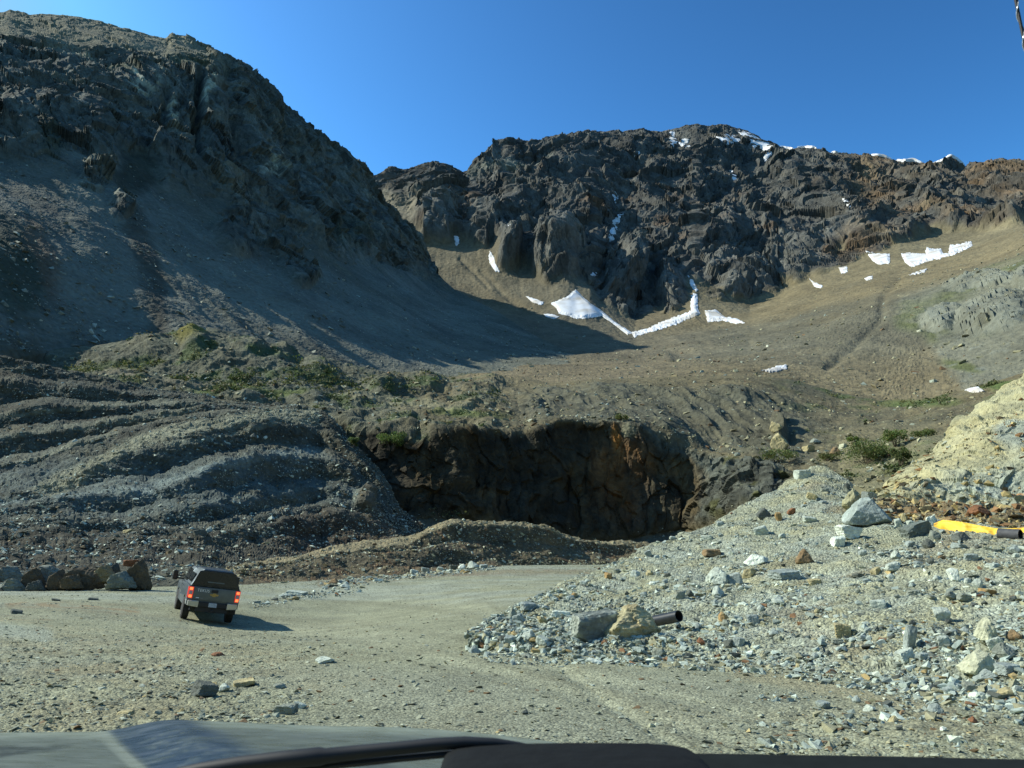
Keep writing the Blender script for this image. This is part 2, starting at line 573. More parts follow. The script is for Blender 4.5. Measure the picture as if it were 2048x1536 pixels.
    rc = mixc(rc, (0.120, 0.076, 0.048), 0.75 * smooth(0.10, 0.42, n1) * smooth(320, 420, PY + n2 * 60))
    rc = mixc(rc, (0.14, 0.130, 0.115), 0.8 * smooth(0.2, 0.5, -n1) * smooth(1250, 1000, PX))
    right = smooth(1600, 1760, PX + wob * 60)
    rc = mixc(rc, (0.135, 0.094, 0.060), right * smooth(-0.25, 0.45, n1))
    rc = mixc(rc, (0.185, 0.145, 0.092), 0.8 * right * smooth(0.1, 0.6, fbm(lean / 40.0 + 3, 4)))
    rc = mixc(rc, (0.115, 0.114, 0.106), 0.8 * outc)
    rc = rc * (1 + 0.28 * n3)[..., None]
    C = C * 1.06
    C = C + (rc * np.array([1.0, 0.95, 1.05]) - C) * rock[..., None]
    C = mixc(C, (0.20, 0.165, 0.135), 0.8 * saddle)
    C = mixc(C, (0.155, 0.15, 0.14), 0.75 * smooth(0, 14, poly_d(PX + wob * 30, PY + wob * 20, [(930, 372), (945, 350), (1010, 325), (1060, 335), (1130, 318), (1110, 345), (1020, 368), (950, 380)])))
    # right hill: grass and grey blocks
    hill = smooth(-6, 30, poly_d(PX + wob * 50, PY + wob * 30, [(1770, 640), (1800, 590), (1880, 560), (1950, 530), (2100, 480), (2330, 440), (2330, 860), (1930, 800), (1900, 760), (1850, 690), (1790, 670)]))
    C = mixc(C, (0.165, 0.158, 0.138), 0.9 * hill)
    gr = hill * np.clip(smooth(-0.1, 0.35, n1 + 0.25 * n3) * smooth(700, 640, PY - (PX - 1850) * 0.1) + smooth(1.0, 0.6, ell(PX, PY, 1830, 672, 60, 22, 20)) + smooth(1, .5, ell(PX, PY, 1920, 735, 60, 12, 10)), 0, 1)
    C = mixc(C, (0.098, 0.108, 0.045), 0.85 * gr * (1 - cliffs2))
    C = mixc(C, (0.185, 0.185, 0.175) , 0.9 * cliffs2 * smooth(-0.5, 0.2, n3))
    C = mixc(C, (0.20, 0.20, 0.19), 0.8 * hill * smooth(0.15, 0.45, fbm(P / 5.0 + 3, 3)) * smooth(640, 720, PY))
    return disp, C, rock
d, c, far_rock = far_surface(far)
A4 = lambda c_, a_: np.concatenate([c_, np.clip(a_, 0, 1)[..., None]], -1)
finish_sheet(far, "mountain", d, A4(c, far_rock), M_FAR)

# ================================================================== NEAR MOUNTAIN ON THE LEFT
def setY(row, ys):
    ys = np.array(ys, float)
    return [(x, y, float(np.interp(x, ys[:, 0], ys[:, 1]))) for x, y in row]
rows = [
    setY([(-420, 70), (-200, 34), (0, 24), (20, 18), (60, 30), (120, 31), (195, 40), (230, 52), (320, 76), (335, 78), (345, 68), (375, 70), (400, 86), (425, 101), (440, 121), (490, 131), (520, 160), (545, 186), (600, 229), (650, 276), (690, 311), (700, 325), (720, 331), (735, 361), (760, 396), (800, 440), (830, 471), (848, 528), (900, 575), (1000, 626), (1060, 666), (1200, 736), (1300, 775)],
         [(-420, 330), (-150, 425), (0, 470), (200, 500), (440, 540), (545, 580), (690, 635), (740, 655), (830, 690), (848, 695), (900, 655), (1000, 565), (1060, 505), (1200, 360), (1300, 280)]),
    setY([(-420, 150), (0, 130), (200, 140), (330, 150), (440, 170), (520, 220), (600, 290), (690, 370), (740, 415), (790, 470), (830, 520), (848, 536), (900, 580), (1000, 632), (1060, 672), (1200, 740), (1300, 779)],
         [(-420, 235), (-150, 325), (0, 375), (200, 410), (440, 462), (600, 545), (690, 595), (740, 620), (830, 670), (848, 682), (900, 645), (1000, 553), (1060, 495), (1200, 352), (1300, 276)]),
    setY([(-420, 320), (0, 300), (200, 300), (330, 370), (456, 420), (592, 470), (700, 520), (775, 530), (830, 540), (848, 550), (900, 592), (1000, 645), (1060, 685), (1200, 746), (1300, 783)],
         [(-420, 172), (-150, 240), (0, 275), (200, 308), (330, 330), (456, 360), (592, 415), (700, 475), (775, 540), (830, 610), (848, 635), (900, 600), (1000, 515), (1060, 460), (1200, 338), (1300, 272)]),
    setY([(-420, 520), (0, 510), (200, 520), (380, 540), (600, 590), (700, 620), (800, 640), (900, 670), (1000, 700), (1100, 725), (1200, 753), (1300, 787)],
         [(-420, 122), (-150, 168), (0, 190), (200, 228), (380, 265), (600, 312), (700, 345), (800, 380), (900, 405), (1000, 395), (1100, 358), (1200, 312), (1300, 264)]),
    setY([(-420, 725), (0, 720), (200, 700), (380, 690), (600, 725), (780, 765), (900, 775), (1000, 778), (1200, 775), (1300, 795)],
         [(-420, 106), (-150, 140), (0, 154), (200, 188), (380, 209), (600, 230), (780, 248), (900, 262), (1000, 270), (1200, 275), (1300, 258)]),
]
near = build_grid(rows, -420, 1290, 1150, [80, 140, 130, 110], sm=4, vsm=6, sharp=(0,),
                  back=[(12, 4), (50, 40), (150, 170), (320, 380)], skirt=[(6, 12), (14, 40)])
def near_surface(s):
    P, PX, PY, V = s.P0, s.PX, s.PY, s.V
    wob = fbm(P / 45.0, 4)
    top = smooth(60, 120, PY - np.interp(PX, [-400, 0, 200, 440, 600], [60, 60, 60, 40, 0]))
    rock = smooth(2.25, 1.75, V + wob * 0.55) * smooth(0, 60, PX * 0 + 60)
    plateau = smooth(0.9, 0.45, V + 0.25 * wob) * smooth(470, 380, PX)
    rock = rock * (1 - 0.75 * plateau) * smooth(905, 850, PX)
    for cx, cy, rx, ry, rot in [(600, 545, 46, 30, 20), (480, 470, 60, 46, 20), (560, 500, 50, 30, 30), (250, 415, 30, 38, 0), (190, 360, 34, 36, 0), (720, 470, 60, 44, 30), (610, 440, 70, 40, 35)]:
        rock = np.maximum(rock, smooth(1.05, 0.7, ell(PX + wob * 24, PY + wob * 18, cx, cy, rx, ry, rot)))
    for cx, cy, rx, ry, rot in [(270, 370, 52, 72, -12), (180, 480, 60, 120, -20)]:
        rock *= 1 - 0.8 * smooth(1.1, 0.7, ell(PX, PY, cx, cy, rx, ry, rot))
    w = np.stack([fbm(P / 60 + 3, 3), fbm(P / 60 + 40, 3), fbm(P / 60 + 80, 3)], -1)
    Q = P + w * 22
    ver = np.stack([Q[..., 0], Q[..., 1], Q[..., 2] * 0.30], -1)
    jn = np.stack([Q[..., 0] + 0.25 * Q[..., 2], Q[..., 1], Q[..., 2] * 0.42 - 0.15 * Q[..., 0]], -1)
    d_rock = 10 * ridged(ver / 60.0, 3, 0.45) + 5.5 * facet(jn / 24.0 + 4) + 3.2 * facet(jn / 9.0) + 1.5 * facet(jn / 3.4) + 0.3 * fbm(P / 1.5, 2)
    fall = np.stack([0.50 * P[..., 0] + 0.86 * P[..., 1], (0.86 * P[..., 0] - 0.5 * P[..., 1]) * 0.08, P[..., 2] * 0.08], -1)
    d_scr = 2.4 * fbm(P / 38.0, 4) + 1.6 * ridged(fall / 17.0 + w * 0.5, 3) + 0.35 * fbm(P / 1.8, 3)
    disp = d_rock * rock + d_scr * (1 - rock)
    disp *= smooth(-0.05, 0.25, V) * 0.75 + 0.25
    tail = smooth(830, 1000, PX)
    disp *= 1 - 0.75 * tail * smooth(0.8, 0.2, V)
    # deep clefts in the upper cliff
    for pts, wd, dp in [([(398, 160), (395, 230), (388, 320)], 9, 12), ([(455, 150), (470, 230), (500, 330)], 12, 6), ([(330, 200), (320, 280)], 10, 6), ([(640, 300), (660, 380), (690, 450)], 14, 7), ([(560, 220), (580, 320), (600, 400)], 12, 6)]:
        disp -= dp * np.exp(-(line_d(PX + wob * 10, PY, pts) / wd) ** 2)
    crest_ = smooth(0.35, 0.0, V) * (V >= 0) * smooth(860, 800, PX)
    disp += crest_ * (2.6 * facet(P / 11.0 + 5) + 1.8 * facet(P / 4.5 + 9)) * (0.35 + 0.65 * smooth(300, 360, PX))
    C = np.broadcast_to(np.array([0.122, 0.120, 0.113]), P.shape).copy()
    n1, n2, n3 = fbm(P / 30.0 + 2, 5), fbm(P / 90.0 + 5, 4), fbm(P / 5.0 + 7, 4)
    strk = ridged(fall / 12.0 + w * 0.8, 4)
    C = C * (1 + 0.34 * strk + 0.16 * n3 + 0.15 * n1)[..., None]
    C = mixc(C, (0.105, 0.100, 0.085), 0.8 * smooth(0.0, 0.4, n2 + 0.25 * strk))
    rc = np.broadcast_to(np.array([0.100, 0.102, 0.099]), P.shape).copy()
    rc = mixc(rc, (0.135, 0.122, 0.10), 0.8 * smooth(0.05, 0.45, n1))
    rc = mixc(rc, (0.066, 0.068, 0.068), 0.8 * smooth(0.05, 0.4, -n1))
    rc = rc * (1 + 0.3 * n3)[..., None]
    for cx, cy, rx, ry in [(343, 240, 16, 34), (418, 190, 13, 34), (285, 185, 34, 20), (550, 330, 30, 26), (70, 150, 12, 26), (150, 110, 60, 14)]:  # pale cliff patches: grazing sunlight painted into the colour
        rc = mixc(rc, (0.36, 0.335, 0.285), 0.85 * smooth(1.2, 0.6, ell(PX + wob * 26, PY + wob * 26, cx, cy, rx, ry)) * smooth(-0.05, 0.12, facet(jn / 7.0 + 3) + 0.4 * n3))
    C = C + (rc - C) * rock[..., None]
    C = mixc(C, (0.20, 0.172, 0.132), 0.8 * plateau)
    # vegetation and dark earth
    for cx, cy, rx, ry, rot, cc, st in [(262, 352, 52, 56, 20, (0.034, 0.036, 0.026), .97), (30, 560, 70, 110, -15, (0.036, 0.042, 0.026), .9), (300, 560, 34, 150, -8, (0.062, 0.052, 0.042), .9), (95, 540, 30, 110, -18, (0.125, 0.08, 0.055), .8),
                                        (90, 290, 30, 46, -30, (0.05, 0.055, 0.036), .7), (690, 470, 60, 40, 35, (0.07, 0.075, 0.05), .5), (0, 700, 120, 30, 0, (0.11, 0.09, 0.065), .7), (250, 150, 50, 14, 20, (0.07, 0.075, 0.045), .6), (390, 135, 60, 9, 5, (0.06, 0.068, 0.04), .7)]:
        C = mixc(C, cc, 0.85 * st * smooth(1.25, 0.6, ell(PX + wob * 50, PY + wob * 50, cx, cy, rx, ry, rot) + 0.35 * strk * 0.5 + 0.3 * n3))
    for poly in [[(170, 330), (210, 300), (215, 340), (235, 420), (285, 560), (300, 660), (100, 690), (110, 560), (135, 450), (150, 380)],
                 [(330, 520), (480, 520), (560, 590), (640, 690), (470, 670), (390, 620)], [(640, 580), (760, 620), (960, 740), (900, 750), (760, 690)]]:
        C = mixc(C, (0.165, 0.162, 0.15), 0.8 * smooth(-16, 26, poly_d(PX + wob * 40, PY, poly) + 10 * strk) * (1 - rock))
    return disp, C, rock
d, c, near_rock = near_surface(near)
finish_sheet(near, "mountain_flank", d, A4(c, near_rock), M_ROCK)

# ================================================================== BENCHES, MORAINE AND QUARRY WALL
rows = [
    [(-300, 720, 200), (0, 705, 165), (180, 692, 178), (260, 680, 180), (340, 665, 180), (380, 655, 180), (430, 656, 180), (480, 668, 185), (600, 702, 200), (700, 730, 210), (780, 748, 215), (900, 754, 225), (940, 746, 225), (1040, 752, 220), (1100, 766, 205), (1200, 758, 200), (1350, 753, 200), (1480, 750, 200), (1580, 758, 200), (1680, 786, 195), (1760, 801, 185), (1850, 797, 170), (1950, 775, 160), (2048, 745, 150), (2340, 700, 135)],
    [(-300, 745, 165), (0, 742, 165), (200, 737, 165), (380, 722, 162), (600, 740, 165), (780, 768, 170), (900, 782, 175), (1000, 800, 172), (1050, 790, 172), (1100, 790, 175), (1300, 790, 170), (1480, 790, 170), (1680, 832, 165), (1760, 834, 160), (1850, 832, 145), (2048, 800, 130), (2340, 760, 115)],
    [(-300, 775, 150), (0, 770, 150), (200, 752, 152), (380, 765, 152), (480, 790, 150), (600, 777, 155), (780, 792, 155), (900, 812, 150), (1030, 828, 148), (1150, 836, 143), (1290, 851, 139), (1370, 880, 139), (1440, 903, 138), (1540, 902, 134), (1700, 900, 125), (1850, 903, 105), (2048, 900, 95), (2340, 890, 90)],
    [(-300, 812, 142), (0, 810, 142), (380, 792, 142), (540, 820, 138), (640, 820, 137), (740, 862, 126), (830, 884, 123), (920, 868, 125.5), (1000, 866, 128), (1080, 850, 131), (1140, 840, 133), (1230, 848, 134), (1290, 858, 134), (1370, 888, 134), (1440, 912, 130), (1500, 926, 123), (1560, 934, 115), (1640, 955, 108), (1750, 985, 95), (2048, 1000, 80), (2340, 1000, 75)],
    [(-300, 900, 138), (640, 900, 134), (760, 985, 121), (830, 960, 121), (920, 950, 123.5), (1000, 950, 126), (1140, 945, 131), (1290, 955, 132), (1370, 1000, 131.5), (1440, 1000, 122), (1490, 980, 114), (1560, 990, 108), (1640, 1000, 103), (1750, 1010, 92), (2048, 1030, 76), (2340, 1030, 70)],
    [(-300, 1000, 130), (640, 1000, 128), (760, 1060, 116), (850, 1055, 117.5), (920, 1050, 119.5), (1000, 1075, 122), (1150, 1110, 126), (1290, 1090, 128.5), (1375, 1075, 128), (1445, 1055, 116), (1480, 1030, 108), (1640, 1030, 99), (1750, 1040, 88), (2048, 1060, 72), (2340, 1060, 66)],
    [(-300, 1100, 118), (640, 1100, 112), (850, 1120, 103), (1000, 1130, 103), (1150, 1140, 103), (1290, 1140, 103), (1430, 1140, 100), (1640, 1140, 90), (2048, 1140, 68), (2340, 1140, 60)],
]
bench = build_grid(rows, -300, 2340, 1400, [24, 36, 40, 80, 70, 26], jit={1: (16, 160), 2: (12, 90), 3: (22, 110), 4: (16, 60)}, sm=5, vsm=3.5, sharp=(0, 3),
                   back=[(6, 5), (16, 18)], skirt=[(4, 1), (10, 5)])
def bench_surface(s):
    P, PX, PY, V = s.P0, s.PX, s.PY, s.V
    wob = fbm(P / 16.0, 4)
    wall = smooth(2.95, 3.12, V + 0.08 * wob) * smooth(5.1, 4.7, V) * smooth(700, 760, PX) * smooth(1640, 1560, PX)
    w = np.stack([fbm(P / 14 + 3, 3), fbm(P / 14 + 40, 3), fbm(P / 14 + 80, 3)], -1)
    Q = P + w * 4
    ver = np.stack([Q[..., 0], Q[..., 1], Q[..., 2] * 0.35], -1)
    d_wall = 2.6 * ridged(ver / 15.0, 3) + 1.2 * fbm(P / 9.0 + 3, 3) + 0.9 * facet(ver / 3.6) + 0.5 * facet(ver / 1.5) + 0.25 * fbm(P / 0.8, 3)
    rightface = smooth(1400, 1440, PX) * smooth(1560, 1500, PX) * wall
    slab = np.stack([P[..., 0] * 0.8 + P[..., 2] * 0.7, P[..., 1], P[..., 2] * 0.3 - P[..., 0] * 0.3], -1)
    d_wall = d_wall + rightface * 0.35 * ridged(slab / 2.6, 3)
    d_soft = 2.6 * fbm(P / 22.0, 4) * smooth(0, 0.5, V) + 1.1 * ridged(P / 9.0 + 4, 4) * smooth(0.02, 0.4, V) + 0.30 * fbm(P / 1.6, 3)
    left = smooth(1080, 960, PX)
    d_soft = d_soft * (0.55 + 0.8 * left)
    disp = d_wall * wall + d_soft * (1 - wall)
    # mounds behind the terraced hill
    for cx, cy, rx, ry, h in [(390, 692, 46, 34, 6), (300, 690, 50, 22, 3), (500, 705, 40, 26, 4), (560, 715, 34, 24, 4), (640, 735, 50, 20, 3), (770, 775, 40, 22, 4), (850, 772, 46, 26, 5), (980, 770, 40, 24, 4), (720, 800, 60, 16, 3)]:
        disp += 0.45 * h * smooth(1.1, 0.0, ell(PX + wob * 14, PY + wob * 8, cx, cy, rx, ry))
    # gullied front of the moraine
    mor = smooth(1000, 1080, PX) * smooth(1700, 1560, PX) * smooth(0.5, 0.9, V) * smooth(3.0, 2.6, V)
    gul = ridged(np.stack([P[..., 0] + 0.35 * P[..., 2], P[..., 1] * 0.1, P[..., 2] * 0.1], -1) / 7.0 + 0.4 * w, 3)
    disp += 1.4 * mor * gul
    # blocks on the right slope
    for cx, cy, rx, ry, h in [(1553, 852, 16, 14, 2.2), (1560, 882, 20, 22, 2.6)]:
        disp += h * smooth(1.0, 0.5, ell(PX + wob * 8, PY + wob * 8, cx, cy, rx, ry))
    disp = np.where(V < 0, disp * 0, disp)
    n1, n2, n3 = fbm(P / 8.0 + 2, 5), fbm(P / 28.0 + 5, 4), fbm(P / 1.6 + 7, 3)
    C = np.broadcast_to(np.array([0.155, 0.126, 0.086]), P.shape).copy()
    C = mixc(C, (0.115, 0.102, 0.078), smooth(0, .4, n2))
    C = mixc(C, (0.150, 0.150, 0.128), 0.8 * smooth(1040, 940, PX) * smooth(-0.2, 0.3, n1))
    C = mixc(C, (0.115, 0.118, 0.10), 0.65 * smooth(900, 700, PX))
    C = mixc(C, (0.125, 0.122, 0.108), 0.7 * mor * smooth(0, .4, gul * 0.5 + n1))
    C = mixc(C, (0.205, 0.185, 0.13), 0.8 * smooth(1580, 1780, PX) * smooth(830, 900, PY + wob * 40))
    C = mixc(C, (0.23, 0.20, 0.145), 0.85 * smooth(6, 3, line_d(PX, PY + wob * 6, [(170, 745), (230, 738), (270, 735)])))
    C = mixc(C, (0.21, 0.18, 0.14), 0.8 * smooth(9, 3, line_d(PX, PY + wob * 8, [(200, 750), (290, 762), (380, 768), (430, 780)])))
    C = mixc(C, (0.21, 0.19, 0.14), 0.8 * smooth(12, 4, line_d(PX, PY + wob * 8, [(700, 800), (780, 800), (850, 818), (900, 832), (940, 828)])))
    C = mixc(C, (0.20, 0.17, 0.13), 0.8 * smooth(14, 5, line_d(PX, PY, [(915, 775), (915, 810)])))
    C = mixc(C, (0.26, 0.19, 0.13), 0.7 * smooth(-6, 14, poly_d(PX, PY + wob * 10, [(895, 748), (940, 740), (1030, 752), (1060, 768), (960, 765)])))
    C = mixc(C * 0.98, (0.098, 0.092, 0.076), 0.75 * mor)
    veg = np.clip(smooth(0.10, 0.34, n1 + 0.3 * fbm(P / 3.0, 3) + 0.06) * np.clip(smooth(1040, 900, PX) + smooth(1500, 1640, PX) * smooth(860, 790, PY) * 0.9 + smooth(1560, 1700, PX) * smooth(850, 900, PY) * 0.6, 0, 1) * (1 - wall), 0, 1)
    C = mixc(C, (0.062, 0.085, 0.034), 0.8 * veg)
    for cx, cy, rx, ry, cc in [(385, 680, 34, 26, (0.20, 0.17, 0.045)), (450, 785, 80, 14, (0.13, 0.16, 0.045)), (560, 795, 60, 10, (0.11, 0.13, 0.045)), (930, 838, 90, 10, (0.12, 0.13, 0.055)), (1840, 808, 90, 12, (0.085, 0.115, 0.04)), (1980, 775, 90, 10, (0.085, 0.12, 0.04))]:
        C = mixc(C, cc, 0.85 * smooth(1.2, 0.5, ell(PX + wob * 20, PY + wob * 12, cx, cy, rx, ry)))
    wc = np.broadcast_to(np.array([0.105, 0.086, 0.064]), P.shape).copy()
    wc = mixc(wc, (0.13, 0.085, 0.042), 0.8 * smooth(0.0, 0.4, n1))
    wc = mixc(wc, (0.07, 0.075, 0.075), 0.7 * smooth(0.05, 0.4, -n1))
    wc = mixc(wc, (0.24, 0.115, 0.045), 0.8 * smooth(-0.2, 0.4, fbm(ver / 4.0 + 9, 4) + 0.2) * smooth(1.1, 0.5, ell(PX, PY, 1245, 960, 75, 110)))
    wc = mixc(wc, (0.14, 0.10, 0.055), 0.6 * smooth(0.0, 0.4, n1 + .1) * smooth(1.1, 0.4, ell(PX, PY, 890, 960, 80, 60)))
    wc = mixc(wc, (0.34, 0.31, 0.24), 0.9 * smooth(1.1, 0.5, ell(PX + wob * 12, PY, 1258, 866, 16, 22)))
    wc = mixc(wc, (0.36, 0.16, 0.05), 0.85 * smooth(1.1, 0.5, ell(PX + wob * 12, PY, 1232, 875, 12, 34)))
    wc = mixc(wc, (0.19, 0.20, 0.19), 0.8 * smooth(-4, 12, poly_d(PX + wob * 14, PY + wob * 12, [(1270, 850), (1330, 860), (1400, 890), (1470, 915), (1540, 935), (1500, 970), (1430, 960), (1380, 920), (1310, 900)])))
    wc = mixc(wc, (0.15, 0.155, 0.15), 0.8 * smooth(1400, 1430, PX))
    wc = mixc(wc, (0.12, 0.115, 0.03), 0.75 * smooth(0.05, 0.35, fbm(slab / 3.0, 3) + 0.05) * smooth(1430, 1460, PX))
    wc = wc * ((0.42 + 0.20 * smooth(1120, 1260, PX)) * (1 + 0.3 * n3))[..., None]  # wall darkened, putting part of its deep shade into the colour
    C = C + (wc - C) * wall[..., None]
    C = C * (1 + 0.22 * n3 + 0.1 * n1)[..., None]
    lower = smooth(4.85, 5.1, V)
    C = mixc(C, (0.12, 0.11, 0.095), lower)
    return disp, C, veg, wall
d, c, bench_veg, bench_wall = bench_surface(bench)
finish_sheet(bench, "hillside", d, A4(c, bench_wall), M_HILL)

# ================================================================== TERRACED WASTE HILL
def ty(vals):
    return np.interp
XR = [-320, 0, 400, 640, 850, 930]
def yrow(pts, ys):
    ys = list(ys) + [ys[-1]]
    xs = sorted(set([p[0] for p in pts] + XR))
    a = np.array(pts, float)
    return [(x, float(np.interp(x, a[:, 0], a[:, 1])), float(np.interp(x, XR, ys))) for x in xs]
rows = [
    yrow([(-320, 690), (0, 712), (60, 725), (130, 742), (200, 752), (270, 768), (330, 782), (400, 790), (450, 797), (540, 812), (600, 816), (640, 818), (664, 837), (715, 900), (762, 947), (800, 1020), (850, 1058), (930, 1085)], [130, 132, 136, 130, 110]),
    yrow([(-320, 770), (0, 766), (130, 778), (270, 790), (400, 800), (540, 817), (640, 821), (664, 840), (715, 902), (762, 950), (800, 1022), (850, 1060), (930, 1086)], [125, 127, 131, 128, 109.5]),
    yrow([(-320, 830), (0, 834), (80, 818), (160, 816), (270, 810), (390, 808), (510, 816), (550, 820), (640, 825), (664, 845), (715, 905), (762, 955), (800, 1026), (850, 1062), (930, 1087)], [118, 120, 126, 126, 109]),
    yrow([(-320, 890), (0, 876), (80, 865), (156, 857), (234, 845), (312, 830), (390, 822), (510, 823), (560, 825), (640, 832), (664, 850), (715, 908), (762, 958), (800, 1028), (850, 1064), (930, 1088)], [111, 113, 120, 124, 108.5]),
    yrow([(-320, 950), (0, 935), (80, 920), (156, 892), (234, 876), (293, 861), (390, 838), (510, 827), (560, 829), (640, 840), (664, 856), (715, 911), (762, 961), (800, 1030), (850, 1066), (930, 1089)], [102, 104, 114, 122, 108]),
    yrow([(-320, 1010), (0, 1000), (80, 983), (120, 966), (195, 930), (240, 905), (312, 888), (390, 866), (530, 838), (640, 850), (664, 862), (715, 914), (762, 964), (800, 1032), (850, 1068), (930, 1090)], [93, 95, 106, 120, 107.5]),
    yrow([(-320, 1018), (0, 1007), (120, 974), (240, 915), (332, 893), (430, 876), (490, 864), (547, 850), (625, 857), (664, 872), (715, 918), (762, 967), (800, 1034), (850, 1070), (930, 1091)], [92, 94, 105, 118, 107]),
    yrow([(-320, 1045), (0, 1028), (117, 1004), (195, 996), (312, 983), (390, 955), (449, 927), (508, 914), (586, 916), (664, 922), (695, 945), (740, 985), (790, 1035), (850, 1075), (930, 1092)], [82, 84, 94, 110, 105]),
    yrow([(-320, 1066), (0, 1054), (117, 1050), (234, 1042), (312, 1030), (390, 1013), (469, 1007), (560, 990), (640, 980), (695, 985), (740, 1010), (790, 1048), (850, 1077), (930, 1093)], [75, 77, 86, 104, 103]),
    yrow([(-320, 1090), (0, 1080), (200, 1078), (351, 1064), (430, 1056), (508, 1041), (586, 1021), (664, 1005), (742, 1020), (790, 1056), (850, 1079), (930, 1094)], [68, 70, 79, 100, 101]),
    yrow([(-320, 1110), (0, 1105), (200, 1096), (390, 1080), (508, 1064), (586, 1045), (680, 1030), (742, 1040), (800, 1070), (850, 1081), (930, 1095)], [64, 65, 74, 96, 100]),
    yrow([(-320, 1150), (0, 1140), (234, 1125), (390, 1115), (480, 1112), (600, 1100), (700, 1090), (760, 1088), (850, 1090), (930, 1100)], [56, 57, 66, 90, 97]),
    yrow([(-320, 1190), (0, 1174), (300, 1167), (480, 1158), (600, 1140), (700, 1125), (850, 1118), (930, 1120)], [44, 46, 55, 78, 92]),
]
terr = [(.6, .25), (.7, .12), (.72, .1), (.75, .1), (.12, .02), (.9, .8), (.62, .14), (.62, .2), (.7, .14), (.6, .2), (.55, .3), None]
hill = build_grid(rows, -320, 925, 800, [24, 24, 28, 28, 28, 10, 36, 36, 28, 20, 28, 26], jit={1: (14, 120), 2: (16, 150), 3: (14, 90), 4: (10, 130), 5: (12, 110), 6: (14, 90), 7: (18, 120), 8: (26, 100), 9: (28, 130), 10: (26, 90), 11: (22, 120), 12: (9, 60)}, sm=2, vsm=0.6, sharp=(0,), terr=terr,
                  back=[(3, 2), (9, 9), (22, 24)], skirt=[(3, 0.6), (8, 3)])
def hill_surface(s):
    P, PX, PY, V = s.P0, s.PX, s.PY, s.V
    w = fbm(P / 9.0, 4)
    fl = smooth(600, 720, PX)
    disp = 0.7 * fbm(P / 11.0, 4) + 0.35 * ridged(P / 4.2, 4) + 0.20 * facet(P / 1.5) + 0.12 * facet(P / 0.6) + 0.10 * fbm(P / 0.6, 3)
    disp += 0.5 * ridged(np.stack([P[..., 0] * 0.18 + 0.1 * P[..., 1], P[..., 1], P[..., 2]], -1) / 3.4 + w[..., None] * 0.5, 3) * (1 - fl)
    lump = smooth(1.0, 0.2, ell(PX + w * 10, PY + w * 8, 728, 1000, 28, 24))
    disp += 1.6 * lump
    disp *= smooth(12.0, 10.6, V) * 0.85 + 0.15
    disp = np.where(V < 0, 0, disp)
    n1, n2, n3 = fbm(P / 6.0 + 2, 5), fbm(P / 20.0 + 5, 4), fbm(P / 0.9 + 7, 3)
    band = fbm(np.stack([P[..., 0] * 0.15, P[..., 1], P[..., 2] * 1.5], -1) / 5.0 + 3, 4)
    C = np.broadcast_to(np.array([0.150, 0.142, 0.122]), P.shape).copy()
    C = mixc(C, (0.205, 0.172, 0.125), 0.75 * smooth(0.0, 0.4, n1))
    C = mixc(C, (0.105, 0.092, 0.078), 0.8 * smooth(0.02, 0.4, band))
    grey = smooth(880, 960, PY + w * 40) * smooth(1060, 1010, PY + w * 30) * smooth(-0.3, 0.3, band + 0.2) * smooth(800, 720, PX)
    C = mixc(C, (0.20, 0.22, 0.22), 0.7 * grey)
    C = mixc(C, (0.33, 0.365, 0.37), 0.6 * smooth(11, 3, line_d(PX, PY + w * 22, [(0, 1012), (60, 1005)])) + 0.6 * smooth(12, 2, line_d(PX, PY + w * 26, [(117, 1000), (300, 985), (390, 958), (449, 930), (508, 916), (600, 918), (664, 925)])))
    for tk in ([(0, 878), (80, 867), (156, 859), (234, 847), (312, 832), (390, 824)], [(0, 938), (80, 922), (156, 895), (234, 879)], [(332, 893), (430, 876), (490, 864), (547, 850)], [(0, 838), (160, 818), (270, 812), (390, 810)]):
        C = mixc(C, (0.30, 0.28, 0.225), 0.7 * smooth(7, 2, line_d(PX, PY + w * 10, tk)))  # pale tread edges: their sunlit look is painted into the colour
    C = mixc(C, (0.40, 0.36, 0.275), 0.9 * smooth(-6, 10, poly_d(PX, PY + w * 10, [(60, 985), (160, 930), (240, 890), (320, 862), (420, 838), (540, 820), (640, 822), (640, 850), (540, 845), (420, 865), (320, 892), (240, 925), (150, 985), (100, 1000)])))  # pale ramp track, brightened in the colour to look sunlit
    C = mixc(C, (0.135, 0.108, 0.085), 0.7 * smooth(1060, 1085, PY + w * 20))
    C = mixc(C, (0.14, 0.088, 0.06), 0.7 * smooth(1010, 1050, PY + w * 20) * smooth(500, 620, PX))
    C = mixc(C, (0.17, 0.155, 0.125), 0.8 * smooth(11.2, 11.6, V))
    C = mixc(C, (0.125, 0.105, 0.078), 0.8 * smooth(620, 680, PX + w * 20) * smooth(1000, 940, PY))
    C = mixc(C, (0.22, 0.155, 0.10), 0.8 * lump)
    C = C * np.array([0.94, 1.0, 1.08]) * (0.64 + 0.22 * n3 + 0.12 * n1)[..., None]  # overall darkening stands for the shaded sides of the stones
    return disp, C
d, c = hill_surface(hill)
finish_sheet(hill, "terraced_hill", d, c, M_WASTE)

